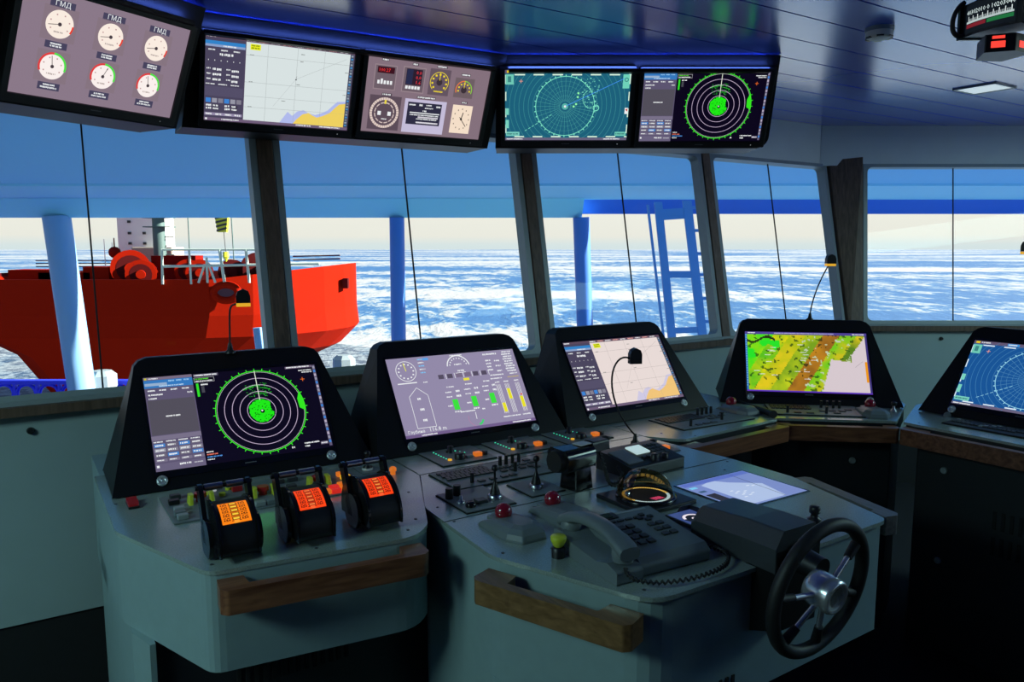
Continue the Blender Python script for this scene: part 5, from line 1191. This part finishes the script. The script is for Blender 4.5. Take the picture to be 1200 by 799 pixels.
# crane hook block
r = thing('crane_hook', 'yellow and black striped crane block hanging over the ship deck', 'crane hook', (-14.8, 40, 2.3), 0)
mb = MB(); s = []
yel = mat('crane_yellow', (.75, .70, .03), .5); blk = mat('crane_black', (.03, .03, .03), .5)
mb.loft([[(x, y, 0) for x, y in ((-.22, -.12), (.22, -.12), (.22, .12), (-.22, .12))], [(x, y, .85) for x, y in ((-.34, -.15), (.34, -.15), (.34, .15), (-.34, .15))]]); mb.build('block', yel, r)
for k in range(4):
    z = .02 + k * .21; mb = MB(); mb.loft([[(-.26 - k * .02, q, z), (.26 + k * .02, q, z + .14), (.26 + k * .02, q, z + .24), (-.26 - k * .02, q, z + .10)] for q in (-.165, -.10)]); mb.build('stripe', blk, r)
mb = MB(); mb.cyl((0, 0, .85), (0, 0, 9), .025, .025, 6); mb.cyl((.05, 0, 0), (.1, 0, -1.0), .02, .02, 6); mb.build('wire', blk, r)
mb = MB(); mb.loft([mb.ringpts((.1, 0, -1.0), (0, 0, 1), .14, 8), mb.ringpts((.1, 0, -1.25), (0, 0, 1), .16, 8), mb.ringpts((.1, 0, -1.5), (0, 0, 1), .03, 8)]); mb.build('hook', yel, r)

# ice
def ice_mat():
    m = bpy.data.materials.new('snow_covered_sea_ice'); m.use_nodes = True; t = m.node_tree; b = t.nodes['Principled BSDF']; N = t.nodes.new; Lk = t.links.new
    g = N('ShaderNodeNewGeometry')
    def nz(sc, det, rgh=.6, off=0., sx_=1., dist=0., sy_=1.):
        mp = N('ShaderNodeMapping'); mp.inputs['Scale'].default_value = (sx_, sy_, 1); mp.inputs['Location'].default_value = (off, off * .7, 0); Lk(g.outputs['Position'], mp.inputs[0])
        n_ = N('ShaderNodeTexNoise'); n_.inputs['Scale'].default_value = sc; n_.inputs['Detail'].default_value = det; n_.inputs['Roughness'].default_value = rgh; n_.inputs['Distortion'].default_value = dist; Lk(mp.outputs[0], n_.inputs['Vector']); return n_.outputs[0]
    def math_(op, a, b_=None):
        n_ = N('ShaderNodeMath'); n_.operation = op
        for i, v in enumerate((a, b_)):
            if v is None: continue
            if isinstance(v, (int, float)): n_.inputs[i].default_value = v
            else: Lk(v, n_.inputs[i])
        return n_.outputs[0]
    big = nz(.012, 2, .5, 30, .30); mid = nz(.16, 6, .66, 7, 1., .5, .40); fine = nz(.7, 4, .7, 3, 1., 0., .5)
    v = math_('ADD', math_('ADD', math_('MULTIPLY', big, .85), math_('MULTIPLY', mid, .70)), math_('MULTIPLY', fine, .35))
    r = N('ShaderNodeValToRGB'); e = r.color_ramp.elements; Lk(math_('MULTIPLY', v, .526), r.inputs[0])
    e[0].position = .468; e[0].color = (.022, .12, .28, 1); e[1].position = .530; e[1].color = (.40, .42, .41, 1)  # blues mix the ice's own tint with painted shade of ridges
    q = e.new(.487); q.color = (.065, .19, .33, 1); q = e.new(.505); q.color = (.27, .34, .37, 1)
    # brash ice near the ships
    sp = N('ShaderNodeSeparateXYZ'); Lk(g.outputs['Position'], sp.inputs[0])
    mask = math_('MULTIPLY', math_('LESS_THAN', math_('ADD', sp.outputs['Y'], math_('MULTIPLY', sp.outputs['X'], .8)), 84), math_('LESS_THAN', sp.outputs['X'], 4))
    f2 = nz(.9, 5, .8, 11, .8); r2 = N('ShaderNodeValToRGB'); Lk(f2, r2.inputs[0]); r2.color_ramp.elements[0].position = .46; r2.color_ramp.elements[0].color = (.015, .045, .09, 1); r2.color_ramp.elements[1].position = .54; r2.color_ramp.elements[1].color = (.25, .31, .33, 1)
    mx = N('ShaderNodeMix'); mx.data_type = 'RGBA'; Lk(math_('MULTIPLY', mask, .85), mx.inputs['Factor']); Lk(r.outputs[0], mx.inputs['A']); Lk(r2.outputs[0], mx.inputs['B'])
    Lk(mx.outputs['Result'], b.inputs['Base Color']); b.inputs['Roughness'].default_value = .75
    bp = N('ShaderNodeBump'); bp.inputs['Strength'].default_value = .5; bp.inputs['Distance'].default_value = 1.2; Lk(mid, bp.inputs['Height']); Lk(bp.outputs[0], b.inputs['Normal'])
    return m
ZI = EYE - 13
o = MB(); o.add([(-2500, -300, ZI), (2500, -300, ZI), (2500, 2500, ZI), (-2500, 2500, ZI)], [(0, 1, 2, 3)]); o = o.build('sea_ice', ice_mat()); tag(o, 'wide field of white and blue sea ice to the horizon', 'ice'); o['kind'] = 'structure'

# the red ship
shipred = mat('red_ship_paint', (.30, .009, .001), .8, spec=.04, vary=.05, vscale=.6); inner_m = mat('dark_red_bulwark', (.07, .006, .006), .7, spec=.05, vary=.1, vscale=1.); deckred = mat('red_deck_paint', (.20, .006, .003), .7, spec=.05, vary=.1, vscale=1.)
r = thing('ship', 'large red ship with winches on deck, bow pointing right', 'ship', (-25, 65, ZI), 0)
levels = [ # z, side Y, bow end X, curve start X, stern X
    (0., 57.6, -27.0, -32, -34.4), (2.4, 56.6, -20.0, -28, -35.6), (4.9, 55.7, -14.6, -24, -36.9), (6.4, 55.2, -13.1, -22.0, -39.5), (8.0, 55.05, -13.3, -21.6, -43), (10.6, 55.0, -13.3, -21.5, -45)]
def hull_ring(z, sy, bx, cx, stx, top=False):
    f = [(0, 0), (.34, .10), (.63, .27), (.85, .50), (.97, .75), (1.0, .95)]
    half = 65 - sy; near = [(cx + (bx - cx) * a, sy + half * b) for a, b in f]; far = [(x, 130 - y) for x, y in near[::-1]]
    P = [(stx, sy + 1.5), (stx + 2, sy)] + [(stx + 2 + (cx - stx - 2) * k / 6, sy) for k in range(1, 6)] + near + far + [(stx + 2 + (cx - stx - 2) * k / 6, 130 - sy) for k in range(5, 0, -1)] + [(stx + 2, 130 - sy), (stx, 130 - sy - 1.5)]
    out = []
    for x, y in P:
        zz = z
        if top: t_ = max(0, min(1, (x + 21.5) / 8.2)); zz = z + .95 * t_
        out.append((x + 25, y - 65, zz))
    return out
rings = [hull_ring(*l, top=(i == 5)) for i, l in enumerate(levels)]
mb = MB(); mb.loft(rings, shipred, False, False); mb.build('hull', None, r)
ir = hull_ring(10.6, 55.25, -13.6, -21.5, -44.8, True); ir2 = [(x * .995, y * .985, 9.4) for x, y, z in ir]
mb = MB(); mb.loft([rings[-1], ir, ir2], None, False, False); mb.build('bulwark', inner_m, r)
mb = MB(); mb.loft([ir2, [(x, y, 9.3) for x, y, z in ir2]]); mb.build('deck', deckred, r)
# hawse opening with rim and anchor pocket
def at(X, Y, Z): return (X + 25, Y - 65, Z - ZI)
mb = MB(); mb.tube([at(-20.3 + .85 * math.cos(R(a)), 54.98, -.0 - 1.70 + .62 * math.sin(R(a)) * .9) for a in range(0, 360, 18)], .28, 8, None, True); mb.build('hawse_rim', shipred, r)
mb = MB(); c_ = at(-20.3, 54.9, -1.7); mb.loft([[(c_[0] + x, c_[1] + q, c_[2] + z) for x, z in rrect(-.62, .62, -.36, .36, .3)] for q in (0, .3)]); mb.build('hawse_opening', mat('hawse_dark', (.06, .012, .03), .6), r)
bowfit = [(at(-13.35, 63.5, -1.1), .5), (at(-13.4, 63.3, -5.0), .6)]
mb = MB(); mb.box(11.5, 11.9, -3.2, -2.6, 9.6, 10.4); mb.build('fairlead', inner_m, r)
# winches
def winch(X, Y, Z, rad, wd, red=True, tilt=0.):
    m_ = shipred if red else inner_m; mb = MB(); p = Vector(at(X, Y, Z)); a = Vector((math.sin(R(tilt)), -math.cos(R(tilt)), 0)) * wd / 2
    mb.cyl(tuple(p - a), tuple(p - a * .8), rad, rad, 22, m_, True); mb.cyl(tuple(p + a * .8), tuple(p + a), rad, rad, 22, m_, True); mb.cyl(tuple(p - a * .8), tuple(p + a * .8), rad * .55, rad * .55, 18, inner_m)
    mb.cyl(tuple(p + a), tuple(p + a * 1.02), rad * .72, rad * .72, 18, inner_m); mb.cyl(tuple(p + a), tuple(p + a * 1.35), rad * .32, rad * .30, 14, m_); mb.box(p.x - rad * .9, p.x - rad * .5, p.y - .2, p.y + .2, 9.3, p.z, m_); mb.box(p.x + rad * .5, p.x + rad * .9, p.y - .2, p.y + .2, 9.3, p.z, m_)
    mb.build('winch', None, r)
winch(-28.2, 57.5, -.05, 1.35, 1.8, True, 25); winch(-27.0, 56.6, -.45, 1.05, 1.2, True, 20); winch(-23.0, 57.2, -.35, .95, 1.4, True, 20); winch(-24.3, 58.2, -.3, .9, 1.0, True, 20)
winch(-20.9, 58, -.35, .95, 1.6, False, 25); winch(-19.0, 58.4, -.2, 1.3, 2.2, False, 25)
MB().box(*(lambda a, b: (a[0], b[0], a[1], b[1], a[2], b[2]))(at(-27.6, 59.5, -1.9), at(-24.2, 61, .85))).build('red_box', deckred, r)
MB().box(*(lambda a, b: (a[0], b[0], a[1], b[1], a[2], b[2]))(at(-24.9, 58.5, -2.0), at(-24.3, 59, -.2))).build('red_box', deckred, r)
for x0, x1, z1_ in ((-34.8, -31, -.35), (-31.5, -29.6, .05), (-37, -33.5, -.15)): MB().box(*(lambda a, b: (a[0], b[0], a[1], b[1], a[2], b[2]))(at(x0, 57, -1.9), at(x1, 59, z1_))).build('red_box', shipred, r)
# pale green rail with posts
palerail = mat('pale_green_rail', (.50, .60, .50), .5)
for k, (xa, za, xb, zb, w_) in enumerate(((-24.7, 1.33, -16.9, 1.33, .07), (-24.7, .15, -13.6, .35, .09), (-24.66, 1.33, -24.75, -1.1, .09), (-22.75, 1.33, -22.72, -1.1, .08), (-20.6, 1.33, -20.35, -1.1, .11), (-18.75, 1.33, -18.6, -1.0, .10), (-21.7, .3, -22.2, -1.0, .09), (-21.55, .8, -21.55, -1.0, .09), (-21.45, .4, -21.0, -1.0, .09))):
    mb = MB(); mb.cyl(at(xa, 54.9, za), at(xb, 54.9, zb), w_, w_, 8); mb.build('rail', palerail, r)
for k in range(3):
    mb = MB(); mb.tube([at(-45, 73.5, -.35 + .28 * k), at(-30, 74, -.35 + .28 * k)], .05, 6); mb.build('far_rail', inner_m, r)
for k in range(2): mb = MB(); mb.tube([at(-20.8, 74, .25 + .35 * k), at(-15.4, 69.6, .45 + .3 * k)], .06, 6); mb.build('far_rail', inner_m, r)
# superstructure and mast
whs = mat('white_ship_paint', (.88, .89, .84), .6, vary=.03, vscale=.5); grn = mat('grey_green_mast', (.07, .13, .12), .6)
MB().box(*(lambda a, b: (a[0], b[0], a[1], b[1], a[2], b[2]))(at(-34.9, 69, -1.9), at(-31.5, 73, 7.2))).build('deckhouse', whs, r, .15)
for x, z in ((-33.9, 3.6), (-33.9, 2.6), (-32.6, 2.6), (-33.9, 1.7), (-32.6, 1.7)):
    MB().box(*(lambda a, b: (a[0], b[0], a[1], b[1], a[2], b[2]))(at(x, 68.92, z), at(x + .28, 69.05, z + .22))).build('porthole', blk, r)
MB().box(*(lambda a, b: (a[0], b[0], a[1], b[1], a[2], b[2]))(at(-32.5, 66.5, -1.9), at(-29.0, 69, 1.5))).build('deckhouse', mat('buff_paint', (.35, .32, .25), .6), r, .1)
mb = MB(); p0 = at(-27.2, 60.2, -1.5); mb.cyl(p0, (p0[0], p0[1], 20), .48, .42, 14); mb.build('mast', grn, r)
for z in (3.0, 3.7, 4.3): 
    mb = MB(); p = at(-27.2, 60.2, z); mb.box(p[0] - 1.0, p[0] + 1.1, p[1] - .5, p[1] + .5, p[2], p[2] + .08); mb.build('mast_platform', grn, r)
for z in (.9, 1.6, 2.3): mb = MB(); p = at(-27.2, 60.2, z); mb.cyl((p[0] + .3, p[1], p[2]), (p[0] + 1.1, p[1], p[2]), .05, .05, 6); mb.build('mast_step', grn, r)
mb = MB(); p = at(-30.6, 60, 1.1); mb.sphere(p, .45, 12); mb.cyl(p, (p[0], p[1], p[2] + 1.1), .07, .04, 8); mb.build('red_lantern', deckred, r)
for x in (-24.0, -20.7): mb = MB(); p = at(x, 58, -1); mb.cyl(p, (p[0] - (.2 if x > -22 else 0), p[1], 22), .045, .045, 6); mb.build('stay_wire', grn, r)
for x, z in ((-36.6, 2.2), (-35.9, 1.9), (-35.3, 2.6)): mb = MB(); p = at(x, 70, -1); mb.cyl(p, (p[0], p[1], z - ZI), .05, .03, 6); mb.build('aerial', whs, r)
